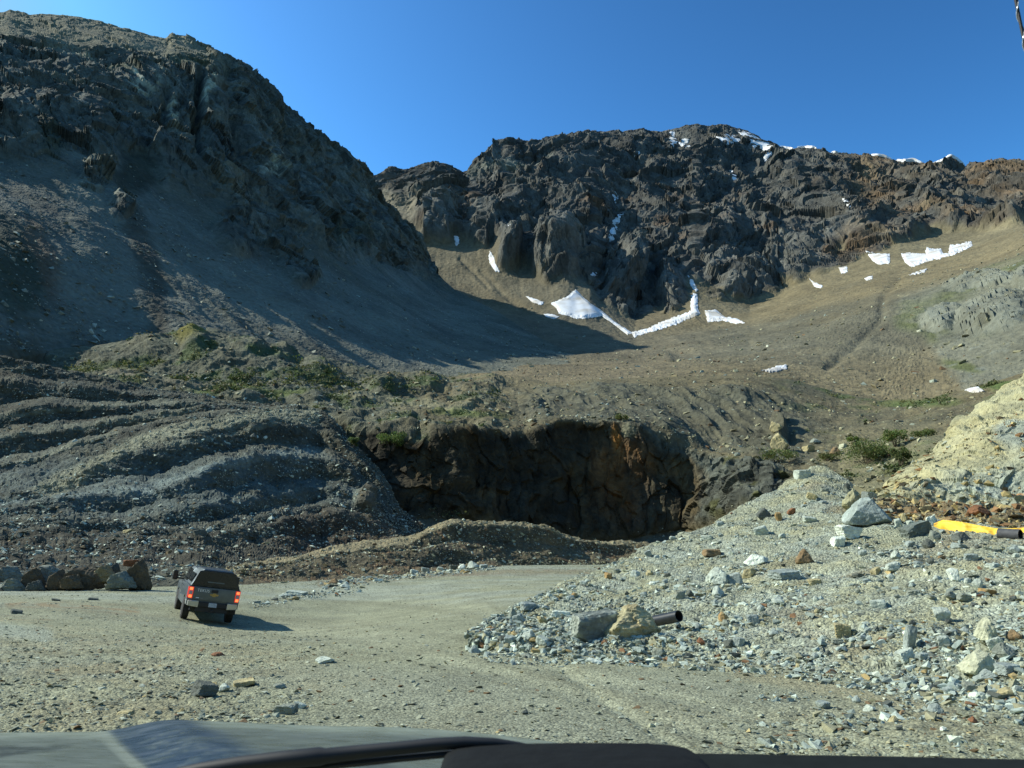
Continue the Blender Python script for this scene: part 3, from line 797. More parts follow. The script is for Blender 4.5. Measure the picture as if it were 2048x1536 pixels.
# ================================================================== BERM IN THE PIT
rows = [
    [(420, 1152, 62), (520, 1122, 72), (600, 1113, 77), (700, 1090, 84), (817, 1074, 88), (860, 1055, 89), (903, 1040, 90), (973, 1044, 92), (1030, 1046, 94), (1090, 1051, 96), (1130, 1072, 98), (1180, 1082, 100), (1247, 1084, 103), (1330, 1092, 104), (1400, 1096, 104)],
    [(420, 1155, 60), (520, 1128, 69), (600, 1121, 72), (700, 1104, 79), (817, 1087, 84), (860, 1066, 86.5), (903, 1050, 88), (973, 1051, 90.5), (1030, 1052, 92.5), (1090, 1057, 94.5), (1130, 1077, 96.5), (1180, 1086, 98.5), (1247, 1089, 101), (1330, 1096, 103), (1400, 1100, 103)],
    [(420, 1157, 59.7), (520, 1138, 68.2), (600, 1128, 71.3), (700, 1113, 78), (817, 1104, 82.5), (860, 1096, 84.5), (903, 1085, 87), (973, 1085, 89), (1030, 1085, 91), (1090, 1087, 93), (1130, 1095, 96), (1180, 1102, 98), (1247, 1108, 100), (1400, 1112, 101)],
    [(420, 1159, 58.5), (520, 1142, 65), (600, 1133, 68), (700, 1118, 76), (760, 1100, 78), (817, 1094, 80), (875, 1098, 82), (935, 1112, 84), (1000, 1118, 87), (1090, 1122, 90), (1247, 1128, 96), (1400, 1128, 97)],
    [(420, 1162, 58), (520, 1160, 62), (600, 1160, 65), (700, 1152, 70), (760, 1142, 73), (817, 1138, 76), (875, 1132, 80), (935, 1130, 83), (1000, 1132, 86), (1090, 1134, 89), (1247, 1138, 95), (1400, 1138, 96)],
    [(420, 1170, 54), (520, 1172, 57), (600, 1172, 60), (700, 1166, 64), (817, 1152, 70), (935, 1142, 76), (1090, 1142, 84), (1247, 1144, 92), (1400, 1144, 94)],
]
berm = build_grid(rows, 425, 1390, 640, [14, 36, 26, 36, 12], jit={3: (14, 80), 4: (10, 60), 5: (9, 45)}, sm=3, vsm=0.8, sharp=(0,), back=[(2, 1), (6, 5)], skirt=[(3, 1), (6, 3)])
def berm_surface(s):
    P, PX, PY, V = s.P0, s.PX, s.PY, s.V
    w = fbm(P / 6.0, 4)
    disp = 0.4 * fbm(P / 6.0 + 4, 4) + 0.28 * ridged(P / 2.6, 4) + 0.12 * facet(P / 0.9) + 0.07 * fbm(P / 0.4, 2)
    disp *= smooth(5.1, 4.4, V)
    disp = np.where(V < 0, 0, disp)
    n1, n3 = fbm(P / 4.0 + 2, 5), fbm(P / 0.7 + 7, 3)
    C = np.broadcast_to(np.array([0.165, 0.132, 0.095]), P.shape).copy()
    C = mixc(C, (0.10, 0.086, 0.07), smooth(0, .35, n1))
    C = mixc(C, (0.17, 0.09, 0.055), 0.7 * smooth(0.05, .4, -n1))
    C = C * 0.8
    C = mixc(C, (0.27, 0.22, 0.155), 0.9 * smooth(1.15, 0.95, V))  # lighter crest: sunlight on the berm top painted in
    C = C * (1 + 0.3 * n3)[..., None]
    return disp, C
d, c = berm_surface(berm)
finish_sheet(berm, "spoil_berm_ground", d, c, M_WASTE)

# ================================================================== CUT BANK ON THE RIGHT
rows = [
    [(1700, 1012, 37), (1757, 996, 38), (1780, 976, 39.5), (1818, 936, 42), (1868, 897, 45), (1890, 878, 46), (1931, 836, 48), (1970, 806, 50), (2001, 784, 51), (2048, 748, 52), (2200, 660, 53), (2500, 560, 54)],
    [(1700, 1020, 36.5), (1757, 1005, 37), (1780, 988, 38), (1818, 955, 39.5), (1868, 925, 41), (1890, 910, 41.5), (1931, 885, 42), (2001, 850, 43), (2048, 830, 43.5), (2200, 790, 43), (2500, 740, 42)],
    [(1700, 1026, 36), (1757, 1012, 36), (1800, 1000, 36.2), (1868, 975, 36.8), (1931, 950, 37), (2001, 930, 37), (2048, 920, 37), (2200, 900, 36), (2500, 880, 34)],
    [(1700, 1036, 35), (1757, 1020, 35), (1800, 1018, 35), (1868, 1020, 34.5), (1931, 1020, 34), (2001, 1025, 33.4), (2048, 1028, 33), (2200, 1034, 32), (2500, 1040, 30)],
    [(1700, 1070, 31), (1757, 1062, 30.5), (1868, 1062, 30), (2048, 1068, 28.5), (2200, 1072, 27.5), (2500, 1078, 26)],
]
bank = build_grid(rows, 1720, 2480, 480, [60, 70, 76, 26], sm=2, vsm=2.0, sharp=(0,), back=[(2, 1), (8, 6), (20, 16)], skirt=[(2, 1.5)])
def bank_surface(s):
    P, PX, PY, V = s.P0, s.PX, s.PY, s.V
    w = fbm(P / 5.0, 4)
    Q = P + np.stack([w, w, w], -1) * 0.8
    low = smooth(1.6, 2.3, V + 0.4 * w)
    bed = np.stack([P[..., 0] * 0.5 + P[..., 2] * 0.9, P[..., 1] * .6, P[..., 2] * 0.6 - P[..., 0] * 0.5], -1)
    d = 0.5 * fbm(P / 6.0 + 3, 4) + low * (0.55 * ridged(np.stack([Q[..., 0], Q[..., 1], Q[..., 2] * .45], -1) / 2.6, 4) + 0.22 * facet(Q / 1.3) + 0.10 * facet(Q / 0.5)) + (1 - low) * (0.26 * ridged(bed / 3.4 + 2, 3) + 0.13 * facet(bed / 1.3) + 0.07 * facet(P / .45)) + 0.05 * fbm(P / 0.3, 3)
    ledge = smooth(0.12, 0.35, fbm(bed / 2.0 + 20, 3))
    d += 0.32 * ledge * (1 - low)
    d *= smooth(4.0, 3.2, V) * 0.8 + 0.2
    d = np.where(V < 0, 0, d)
    n1, n2, n3 = fbm(P / 3.0 + 2, 5), fbm(P / 9.0, 4), fbm(P / 0.4 + 7, 3)
    C = np.broadcast_to(np.array([0.42, 0.375, 0.26]), P.shape).copy()
    C = mixc(C, (0.41, 0.34, 0.20), 0.7 * smooth(0.0, 0.4, n1))
    C = mixc(C, (0.33, 0.31, 0.235), 0.7 * smooth(0.0, 0.4, -n1))
    C = mixc(C, (0.315, 0.335, 0.33), 0.9 * low * smooth(-0.25, 0.15, n2 + 0.3 * n1))
    C = mixc(C, (0.30, 0.32, 0.32), 0.8 * smooth(1.1, .6, ell(PX, PY, 2030, 870, 50, 40)) )
    C = mixc(C, (0.40, 0.18, 0.06), 0.8 * smooth(1.1, .5, ell(PX + w * 8, PY, 2025, 985, 26, 10)))
    C = mixc(C, (0.235, 0.165, 0.095), 0.85 * smooth(2.95, 3.2, V + 0.15 * w))
    C = mixc(C, (0.16, 0.10, 0.06), 0.6 * smooth(2.95, 3.2, V) * smooth(0, .4, n1))
    C = C * (1 + 0.2 * n3)[..., None]
    return d, C
d, c = bank_surface(bank)
finish_sheet(bank, "cut_bank_ground", d, c, M_BANK)

# ================================================================== RUBBLE PILE IN FRONT ON THE RIGHT
def gy(px, py):
    return float(on_plane(px, py)[1])
foot = [(938, 1290), (1000, 1301), (1100, 1306), (1200, 1308), (1340, 1314), (1500, 1325), (1600, 1338), (1700, 1355), (1830, 1382), (2048, 1412), (2420, 1460)]
rows = [
    [(936, 1268, 20.3), (960, 1254, 21.8), (1000, 1235, 23.5), (1060, 1208, 26), (1100, 1190, 27.5), (1180, 1152, 30.5), (1230, 1128, 32), (1330, 1085, 35), (1430, 1050, 37.5), (1500, 1006, 40), (1570, 968, 42), (1625, 940, 43), (1650, 940, 43), (1690, 965, 42), (1720, 1002, 38), (1780, 1040, 34), (1880, 1048, 30.5), (2048, 1064, 28), (2420, 1066, 25)],
    [(936, 1276, 19.4), (1000, 1262, 21), (1100, 1235, 23), (1230, 1190, 26), (1330, 1150, 28), (1430, 1120, 30), (1570, 1070, 32), (1640, 1050, 32.5), (1720, 1058, 31), (1800, 1068, 28.5), (1880, 1080, 27), (2048, 1095, 24.5), (2420, 1105, 21.5)],
    [(936, 1283, 18.7), (1000, 1280, 19), (1100, 1270, 20), (1230, 1240, 21.5), (1430, 1185, 24), (1640, 1150, 24), (1880, 1150, 21.3), (2048, 1152, 19.8), (2420, 1165, 17)],
    [(936, 1287, 18.3), (1000, 1292, 18), (1100, 1290, 18.2), (1230, 1280, 18.5), (1430, 1262, 18.8), (1640, 1255, 18), (1880, 1268, 15.7), (2048, 1282, 14.6), (2420, 1300, 13)],
    [(x, y, gy(x, y)) for x, y in foot],
]
pile = build_grid(rows, 938, 3100, 1380, [70, 60, 70, 50], sm=3, vsm=3.0, sharp=(0,), back=[(1.5, 0.6), (4, 2.2), (9, 6)], skirt=[(0.6, 0.12), (1.6, 0.6)])
pile.P0[..., 2] += (-0.5 - pile.P0[..., 2]) * smooth(2500, 3080, pile.PX)     # the heap runs out beyond the picture
pile.N0 = grid_normals(pile.P0)
def pile_surface(s):
    P, PX, PY, V = s.P0, s.PX, s.PY, s.V
    w = fbm(P / 3.0, 4)
    edge = smooth(4.0, 3.6, V)
    rill = ridged(np.stack([P[..., 0] + 0.5 * P[..., 1], (P[..., 1] - .5 * P[..., 0]) * 0.35, P[..., 2] * 0.5], -1) / 1.7, 3)
    d = (0.22 * fbm(P / 3.2 + 1, 4) + 0.16 * rill + 0.07 * ridged(P / 0.9, 3) + 0.03 * facet(P / 0.33)) * edge + 0.022 * fbm(P / 0.12, 2)
    d = np.where(V < 0, 0, d)
    n1, n2, n3 = fbm(P / 1.6 + 2, 4), fbm(P / 4.0 + 6, 4), fbm(P / 0.25 + 7, 3)
    C = np.broadcast_to(np.array([0.252, 0.25, 0.212]), P.shape).copy()
    C = mixc(C, (0.265, 0.275, 0.262), 0.85 * smooth(-0.02, 0.3, n1 + 0.5 * n2))
    C = mixc(C, (0.29, 0.31, 0.305), 0.6 * smooth(1300, 1080, PX) * smooth(-.3, .2, n1))
    C = mixc(C, (0.285, 0.262, 0.19), 0.7 * smooth(0.02, 0.3, -n1))
    C = mixc(C, (0.20, 0.15, 0.095), 0.6 * smooth(0.15, 0.4, n2) * smooth(1400, 1700, PX))
    C = C * (1.1 + 0.24 * n3)[..., None]
    return d, C
d, c = pile_surface(pile)
finish_sheet(pile, "rubble_slope_ground", d, c, M_PILE)

# ================================================================== YARD
TRX, TRY = -8.6, 39.0
def yard_z(x, y):
    z = -1.1 * np.exp(-0.5 * ((x - TRX) / 4.6) ** 2 - 0.5 * ((y - TRY) / 10.0) ** 2)
    z = z + 0.85 * smooth(48, 86, y) * smooth(-20, 0, x)
    return z
yy = np.concatenate([np.linspace(-14, 1.5, 16), np.geomspace(2.0, 26, 420), np.geomspace(26.2, 150, 260)])
tt = np.concatenate([np.linspace(-4, -0.82, 40), np.linspace(-0.81, 0.85, 900), np.linspace(0.86, 4, 40)])
yard = Sheet()
Yg = np.broadcast_to(yy[:, None], (len(yy), len(tt)))
Xg = tt[None] * np.maximum(Yg, 6.0)
yard.P0 = np.stack([Xg, Yg, yard_z(Xg, Yg)], -1)[::-1]
yard.N0 = np.broadcast_to(np.array([0, 0, 1.0]), yard.P0.shape)
yard.PX, yard.PY = project(yard.P0)
yard.PX = np.where(yard.P0[..., 1] < 2, -9999, yard.PX)
yard.V = yard.PY * 0
def yard_surface(s):
    P, PX, PY = s.P0, s.PX, s.PY
    w = fbm(P / 5.0, 4)
    n1, n2, n3 = fbm(P / 2.0 + 2, 4), fbm(np.stack([P[..., 0] * 0.45 + 0.12 * P[..., 1], P[..., 1], P[..., 2]], -1) / 4.0 + 6, 4), fbm(P / 0.2 + 7, 3)
    rough = np.clip(smooth(1180, 1330, PY + w * 60) * smooth(760, 420, PX + w * 160) + 0.6 * smooth(1380, 1440, PY + w * 30) * smooth(1300, 1640, PX), 0, 1)
    d = 0.045 * fbm(P / 2.2, 4) + (0.012 + 0.055 * rough) * fbm(P / 0.35, 3) + 0.03 * rough * facet(P / 0.16) + 0.008 * fbm(P / 0.09, 2)
    br = smooth(-0.15, 0.25, fbm(P / 0.9 + 13, 4) + 0.5 * n2)
    TRACKS = [[(380, 1246), (560, 1258), (760, 1290), (1000, 1345), (1300, 1430), (1600, 1520)], [(460, 1250), (700, 1262), (900, 1290), (1150, 1345), (1450, 1415), (1800, 1500)], [(640, 1180), (800, 1190), (960, 1215), (1060, 1290), (1200, 1390), (1400, 1520)]]
    for pts in TRACKS:
        d -= 0.035 * np.exp(-(line_d(PX, PY, pts) / 12) ** 2)
    C = np.broadcast_to(np.array([0.252, 0.244, 0.192]), P.shape).copy()
    C = mixc(C, (0.225, 0.222, 0.19), 0.85 * smooth(-0.1, 0.3, n2))
    C = mixc(C, (0.20, 0.185, 0.145), 0.5 * smooth(0.0, 0.35, n1) * smooth(1240, 1320, PY))
    for pts in TRACKS:
        C = mixc(C, (0.285, 0.275, 0.22), 0.55 * smooth(16, 4, line_d(PX, PY + w * 6, pts)))
        C = mixc(C, (0.20, 0.19, 0.15), 0.45 * smooth(7, 2, np.abs(line_d(PX, PY + w * 6, pts) - 19)))
    C = mixc(C, (0.225, 0.195, 0.14), 0.7 * rough * smooth(-0.2, 0.3, n1))
    C = mixc(C, (0.29, 0.30, 0.285), 0.65 * smooth(1212, 1196, PY) * smooth(-0.3, 0.2, n2 + 0.3 * n1))
    C = mixc(C, (0.235, 0.165, 0.11), br * 0.75 * smooth(16, 2, line_d(PX, PY + w * 10, [(20, 1208), (150, 1212), (270, 1222)])) + br * 0.6 * smooth(12, 2, line_d(PX, PY + w * 10, [(0, 1240), (100, 1246)])))
    C = mixc(C, (0.19, 0.135, 0.095), (0.3 + 0.5 * br) * smooth(9, 2, line_d(PX, PY + w * 4, [(640, 1166), (800, 1154), (935, 1146), (1100, 1143), (1230, 1146)])))
    C = mixc(C, (0.23, 0.19, 0.135), br * 0.6 * smooth(18, 3, line_d(PX, PY + w * 14, [(380, 1310), (560, 1318), (640, 1335)])))
    C = mixc(C, (0.28, 0.30, 0.29), 0.6 * smooth(26, 6, line_d(PX, PY + w * 20, [(0, 1262), (90, 1272)])))
    C = mixc(C, (0.25, 0.215, 0.155), 0.7 * smooth(24, 6, line_d(PX, PY + w * 16, [(1480, 1345), (1700, 1385), (1900, 1430)])))
    C = C * (1 + 0.16 * n3 + 0.1 * n1)[..., None]
    return d, C, rough
d, c, yard_rough = yard_surface(yard)
finish_sheet(yard, "ground", d, c, M_YARD, smooth_shade=True)
# ================================================================== SNOW
M_SNOW, nt, bs = new_mat("snow")
bs.inputs["Base Color"].default_value = (0.72, 0.74, 0.74, 1)
bs.inputs["Roughness"].default_value = 0.75
_tc, _nz, _mr, _mx = nt.nodes.new("ShaderNodeTexCoord"), nt.nodes.new("ShaderNodeTexNoise"), nt.nodes.new("ShaderNodeMapRange"), nt.nodes.new("ShaderNodeMix")
_nz.inputs["Scale"].default_value = 0.08
_nz.inputs["Detail"].default_value = 7
_mr.inputs[1].default_value, _mr.inputs[2].default_value = 0.44, 0.68
_mx.data_type = 'RGBA'
_mx.inputs[6].default_value = (0.72, 0.74, 0.74, 1)
_mx.inputs[7].default_value = (0.50, 0.46, 0.38, 1)
nt.links.new(_tc.outputs["Object"], _nz.inputs["Vector"])
nt.links.new(_nz.outputs["Fac"], _mr.inputs[0])
nt.links.new(_mr.outputs[0], _mx.inputs[0])
nt.links.new(_mx.outputs[2], bs.inputs["Base Color"])

def biggest(F, n):
    # keep the largest connected piece
    lab = np.arange(n)
    if len(F) == 0:
        return F
    for _ in range(400):
        m = lab[F].min(1)
        new = lab.copy()
        for k in range(F.shape[1]):
            np.minimum.at(new, F[:, k], m)
        if (new == lab).all():
            break
        lab = new
    l = lab[F[:, 0]]
    v, c = np.unique(l, return_counts=True)
    return F[l == v[c.argmax()]]

def snow_patch(s, poly, label, thick, wob=3.6, sm=2.5):
    poly = np.asarray(poly, float)
    px, py = s.QX, s.QY
    x0, y0 = poly.min(0) - 14
    x1, y1 = poly.max(0) + 14
    sel = (px > x0) & (px < x1) & (py > y0) & (py < y1) & (s.V >= 0)
    rr, cc = np.where(sel)
    if len(rr) == 0:
        return
    r0, r1, c0, c1 = rr.min(), rr.max() + 1, cc.min(), cc.max() + 1
    P = s.P[r0:r1, c0:c1]
    N = s.NS[r0:r1, c0:c1]
    jx, jy = px[r0:r1, c0:c1], py[r0:r1, c0:c1]
    nz = fbm(np.stack([jx, jy * 1.6, 0 * jx], -1) / 7.0 + poly.mean(0)[0], 4)
    d = poly_d(jx + nz * wob, jy + nz * wob, poly)
    Ps = gauss1(gauss1(P, sm, 0), sm, 1)
    def finer(a, f=3):
        for ax in (0, 1):
            n_ = a.shape[ax]
            t_ = np.linspace(0, n_ - 1, (n_ - 1) * f + 1)
            i_ = np.minimum(t_.astype(int), n_ - 2)
            w_ = (t_ - i_).reshape([-1 if k_ == ax else 1 for k_ in range(a.ndim)])
            a = np.take(a, i_, ax) * (1 - w_) + np.take(a, i_ + 1, ax) * w_
        return a
    Ps, N, jx, jy = finer(Ps), finer(N), finer(jx), finer(jy)
    nz = fbm(np.stack([jx, jy * 1.6, 0 * jx], -1) / 7.0 + poly.mean(0)[0], 4)
    d = poly_d(jx + nz * wob, jy + nz * wob, poly)
    off = np.where(d > 0, 0.3 + 0.5 * thick * smooth(0, 6, d), -2.0)
    Q = Ps + N * off[..., None]
    ok = d > -0.9
    nv, nx = d.shape
    F = grid_faces(nv, nx)
    F = biggest(F[ok.ravel()[F].all(1)], nv * nx)
    if len(F) == 0:
        return
    used, inv = np.unique(F.ravel(), return_inverse=True)
    V = Q.reshape(-1, 3)[used]
    org = V.mean(0)
    o = mesh_np("snow_patch", V - org, inv.reshape(-1, 4), M_SNOW, smooth_shade=True)
    o.location = org
    tag(o, label, "snow patch", "old snow patches on the far mountain")

for s_ in (far, bench):
    s_.QX, s_.QY = project(s_.P)
    s_.NS = gauss1(gauss1(s_.N, 3, 0), 3, 1)
SNOW = [
    ([(1101, 607), (1136, 593), (1150, 578), (1168, 596), (1182, 607), (1206, 624), (1227, 642), (1264, 666), (1255, 670), (1220, 643), (1203, 632), (1168, 638), (1153, 638), (1136, 632), (1118, 628), (1113, 617)], "large dirty white snow fan below the central cliffs with a tail to the right", 2.0),
    ([(1087, 628), (1104, 628), (1120, 634), (1108, 638), (1092, 634)], "small snow strip in shade under the left foot of the large snow fan", 1.2),
    ([(1263, 665), (1298, 656), (1333, 640), (1368, 628), (1382, 622), (1381, 602), (1386, 586), (1395, 589), (1395, 617), (1401, 628), (1382, 636), (1350, 650), (1298, 665), (1277, 671), (1268, 676)], "long bright curved snow tongue rising from the valley bottom beside the dark buttress", 2.0),
    ([(1376, 552), (1385, 558), (1396, 580), (1391, 584), (1381, 572)], "narrow snow streak in the gully above the curved snow tongue", 1.2),
    ([(1410, 621), (1432, 620), (1450, 634), (1475, 638), (1489, 645), (1471, 648), (1446, 641), (1432, 643), (1415, 645)], "fluted snow patch just right of the curved snow tongue", 1.6),
    ([(1729, 500), (1742, 508), (1779, 507), (1781, 527), (1756, 529), (1745, 522)], "white snow patch under the dark cliff corner, left of the widest snow field", 1.8),
    ([(1802, 508), (1816, 506), (1851, 508), (1853, 494), (1865, 499), (1882, 497), (1886, 507), (1897, 507), (1900, 490), (1911, 490), (1943, 483), (1946, 492), (1911, 508), (1886, 516), (1858, 522), (1823, 535), (1809, 524)], "widest snow field across the head of the brown scree on the right", 1.8),
    ([(1678, 536), (1695, 532), (1695, 543), (1683, 548)], "small snow patch in a notch below the dark cliff", 1.2),
    ([(1619, 558), (1630, 565), (1646, 572), (1641, 577), (1628, 573)], "slanting snow dash at the foot of the dark cliff", 1.2),
    ([(1728, 557), (1746, 551), (1745, 558), (1733, 562)], "short snow dash on brown scree below the widest snow field", 1.0),
    ([(1816, 550), (1856, 537), (1848, 544), (1832, 550)], "thin snow streak on the scree to the right below the widest snow field", 1.0),
    ([(1523, 742), (1550, 734), (1574, 731), (1574, 738), (1540, 746)], "lone flat snow remnant on the brown valley floor", 0.6),
    ([(1469, 260), (1499, 265), (1524, 280), (1547, 291), (1543, 301), (1541, 311), (1529, 326), (1526, 315), (1530, 304), (1516, 295), (1499, 299), (1502, 284)], "large snow cap hanging down right of the summit", 2.6),
    ([(1421, 265), (1439, 272), (1453, 268), (1464, 272), (1481, 276), (1479, 284), (1464, 289), (1453, 289), (1432, 277)], "snow patch on the rocks just left of the summit cap", 2.2),
    ([(1339, 261), (1351, 261), (1348, 276), (1357, 283), (1344, 298), (1334, 305), (1339, 287)], "upright snow streak at the skyline left of the summit", 2.2),
    ([(1357, 286), (1372, 275), (1380, 279), (1370, 290), (1381, 292), (1375, 298), (1363, 294)], "small forked snow patch beside the upright snow streak", 2.0),
    ([(1265, 308), (1277, 302), (1279, 308), (1268, 316)], "tiny snow patch high on the dark face left of the forked patch", 1.6),
    ([(1223, 386), (1230, 386), (1236, 402), (1231, 407)], "narrow bluish snow sliver halfway up the central couloir", 1.6),
    ([(1236, 430), (1248, 425), (1242, 435), (1235, 452), (1233, 463), (1228, 480), (1219, 484), (1216, 470), (1223, 456), (1227, 442)], "long bluish snow streak filling the central couloir", 1.8),
    ([(980, 500), (988, 519), (999, 544), (991, 544), (979, 526), (977, 512)], "slanting snow streak in the gully left of the middle buttress", 1.4),
    ([(1014, 450), (1032, 441), (1028, 453), (1021, 460)], "small snow patch above the left outcrops", 1.4),
    ([(1179, 543), (1193, 541), (1197, 550), (1181, 561)], "bluish snow pocket right of the middle buttress", 1.4),
    ([(909, 474), (917, 474), (919, 488), (911, 491)], "snow sliver between the two leftmost outcrops", 1.4),
    ([(1051, 592), (1073, 599), (1089, 605), (1083, 611), (1065, 605)], "thin snow ledge left of the large snow fan", 1.2),
    ([(1681, 391), (1690, 393), (1703, 412), (1696, 416), (1685, 403)], "snow streak on the reddish ridge flank at right", 1.6),
    ([(1459, 342), (1469, 349), (1476, 360), (1468, 363), (1461, 352)], "snow patch in the dark gully below the summit", 1.6),
]
for poly, label, th in SNOW:
    snow_patch(far, poly, label, th)
snow_patch(bench, [(1923, 777), (1934, 769), (1942, 772), (1957, 775), (1970, 784), (1944, 786)], "small snow remnant in the grass above the pale cut bank", 0.25, 3.0)

def cornice(x0, x1, h, label):
    """A rounded snow drift lying along the skyline of the far mountain."""
    r = int(np.argmax(far.V[:, 0] >= 0))
    top_ = np.argmin(np.where((far.V > -0.5) & (far.V < 0.12), far.QY, 9e9), 0)
    Pr = gauss1(far.P[top_, np.arange(far.P.shape[1])], 2.5, 0)
    q = np.where((far.PX[r] > x0) & (far.PX[r] < x1))[0]
    L = Pr[q]
    t = np.linspace(0, 1, len(L))
    h = h + 2.0
    prof = np.sin(np.pi * np.clip(t, 0, 1)) ** 0.4 * (0.75 + 0.5 * fbm(L / 30.0, 3))
    ring = [(-3, 14), (-4, 6), (-3, 0), (h * 0.6, -1.5), (h, 2), (h * 0.8, 9)]
    V = np.stack([L + np.stack([0 * t, dy * (0.4 + 0.6 * prof), np.where(dz > 0, dz * prof, dz)], -1) for dz, dy in ring], 0)
    F = np.concatenate([grid_faces(len(ring), len(L))])
    org = V.reshape(-1, 3).mean(0)
    o = mesh_np("snow_cornice", V.reshape(-1, 3) - org, F, M_SNOW, smooth_shade=True)
    o.location = org
    tag(o, label, "snow cornice", "snow along the skyline")
for a in [(1558, 1586, 5, "short snow drift on the skyline just right of the summit cap"), (1592, 1628, 4.5, "snow drift on the skyline, second to the right of the summit cap"),
          (1660, 1676, 4, "tiny snow bump on the skyline between two snow drifts"), (1738, 1782, 5, "snow drift on the skyline above the reddish ridge flank"),
          (1790, 1842, 5.5, "curved snow drift on the skyline right of the reddish knobs"), (1848, 1930, 5, "longest thin snow drift on the right skyline")]:
    cornice(*a)

# ================================================================== STONES
def hull(n, seed, flat=(1, 1, 1)):
    r = np.random.default_rng(seed)
    p = r.normal(size=(n, 3))
    p /= np.linalg.norm(p, axis=1)[:, None]
    p *= (0.75 + 0.35 * r.random((n, 1))) * np.array(flat)
    bm = bmesh.new()
    for q in p:
        bm.verts.new(q)
    res = bmesh.ops.convex_hull(bm, input=bm.verts[:])
    junk = [e for e in res["geom_interior"] + res["geom_unused"] if isinstance(e, bmesh.types.BMVert)]
    bmesh.ops.delete(bm, geom=list(set(junk)), context='VERTS')
    bmesh.ops.triangulate(bm, faces=bm.faces[:])
    bm.verts.index_update()
    V = np.array([v.co[:] for v in bm.verts])
    F = np.array([[v.index for v in f.verts] for f in bm.faces])
    bm.free()
    return V * 0.5, F
SMALL = [hull(8, 100 + i, (1.25, 0.9, 0.62)) for i in range(10)]
SLATE = [hull(9, 200 + i, (1.45, 0.95, 0.36)) for i in range(10)]
GREY = [((0.30, 0.335, 0.35), 4), ((0.42, 0.45, 0.45), 3), ((0.22, 0.24, 0.24), 2), ((0.33, 0.30, 0.225), 2.5), ((0.36, 0.26, 0.14), 0.35), ((0.24, 0.13, 0.08), 0.2), ((0.62, 0.64, 0.62), 0.8), ((0.10, 0.105, 0.105), 1.2)]
TAN = [((0.30, 0.27, 0.195), 4), ((0.24, 0.20, 0.14), 2), ((0.38, 0.35, 0.27), 1.5), ((0.19, 0.12, 0.08), 1), ((0.30, 0.32, 0.31), 1.5), ((0.12, 0.11, 0.09), 1.2), ((0.50, 0.48, 0.42), 0.5)]
DRK = [((0.17, 0.165, 0.15), 3), ((0.25, 0.25, 0.235), 2), ((0.10, 0.095, 0.085), 2), ((0.20, 0.15, 0.10), 1.5), ((0.42, 0.43, 0.41), 0.9)]
YRD = [((0.25, 0.25, 0.215), 4), ((0.33, 0.33, 0.29), 2), ((0.17, 0.165, 0.14), 2.2), ((0.20, 0.13, 0.085), 0.8), ((0.42, 0.42, 0.38), 1.0), ((0.36, 0.28, 0.16), 0.4)]

def scatter(name, s, n, weight, lo, hi, power, pal, label, seed, pxmin=1.0, sink=0.22, mat=None, xmax=2110, shapes=None):
    shapes = shapes or SMALL
    r = np.random.default_rng(seed)
    nv, nx = s.P.shape[:2]
    w = np.where((s.V >= 0) & (s.PX > -60) & (s.PX < xmax) & (s.PY < 1560), weight, 0).astype(float)
    w[-1] = 0
    w[:, -1] = 0
    wf = w.ravel() / w.sum()
    idx = r.choice(nv * nx, n, p=wf)
    a, b = idx // nx, idx % nx
    fa, fb = r.random(n)[:, None], r.random(n)[:, None]
    P = s.P[a, b] * (1 - fa) * (1 - fb) + s.P[a + 1, b] * fa * (1 - fb) + s.P[a, b + 1] * (1 - fa) * fb + s.P[a + 1, b + 1] * fa * fb
    N = s.N[a, b]
    size = np.minimum(lo * (1 - r.random(n)) ** (-1.0 / power), hi)
    size = np.maximum(size, P[:, 1] / 825.0 * pxmin * (0.7 + 0.6 * r.random(n)))
    yaw = r.random(n) * 2 * np.pi
    up = N * 0.7 + np.array([0, 0, 0.5]) + r.normal(size=(n, 3)) * 0.28
    up /= np.linalg.norm(up, axis=1)[:, None]
    t = np.stack([np.cos(yaw), np.sin(yaw), 0 * yaw], -1)
    ax = t - up * (t * up).sum(1)[:, None]
    ax /= np.linalg.norm(ax, axis=1)[:, None]
    ay = np.cross(up, ax)
    R = np.stack([ax, ay, up], -1)
    pw = np.array([x[1] for x in pal]); pw = pw / pw.sum()
    pc = np.array([x[0] for x in pal])
    col = pc[r.choice(len(pal), n, p=pw)] * (0.75 + 0.5 * r.random((n, 1)))
    kind = r.integers(0, len(shapes), n)
    Vs, Fs, Cs, base = [], [], [], 0
    for k, (hv, hf) in enumerate(shapes):
        m = np.where(kind == k)[0]
        v = np.einsum('nij,kj->nki', R[m], hv) * size[m][:, None, None] + (P[m] + up[m] * (size[m] * (0.3 - sink))[:, None])[:, None]
        f = hf[None] + (np.arange(len(m)) * len(hv))[:, None, None] + base
        base += len(m) * len(hv)
        Vs.append(v.reshape(-1, 3)); Fs.append(f.reshape(-1, 3))
        Cs.append(np.repeat(col[m], len(hv), 0))
    o = mesh_np(name, np.concatenate(Vs), np.concatenate(Fs), mat or M_STONE, np.concatenate(Cs))
    o["kind"] = "stuff"
    o["label"] = label
    return o

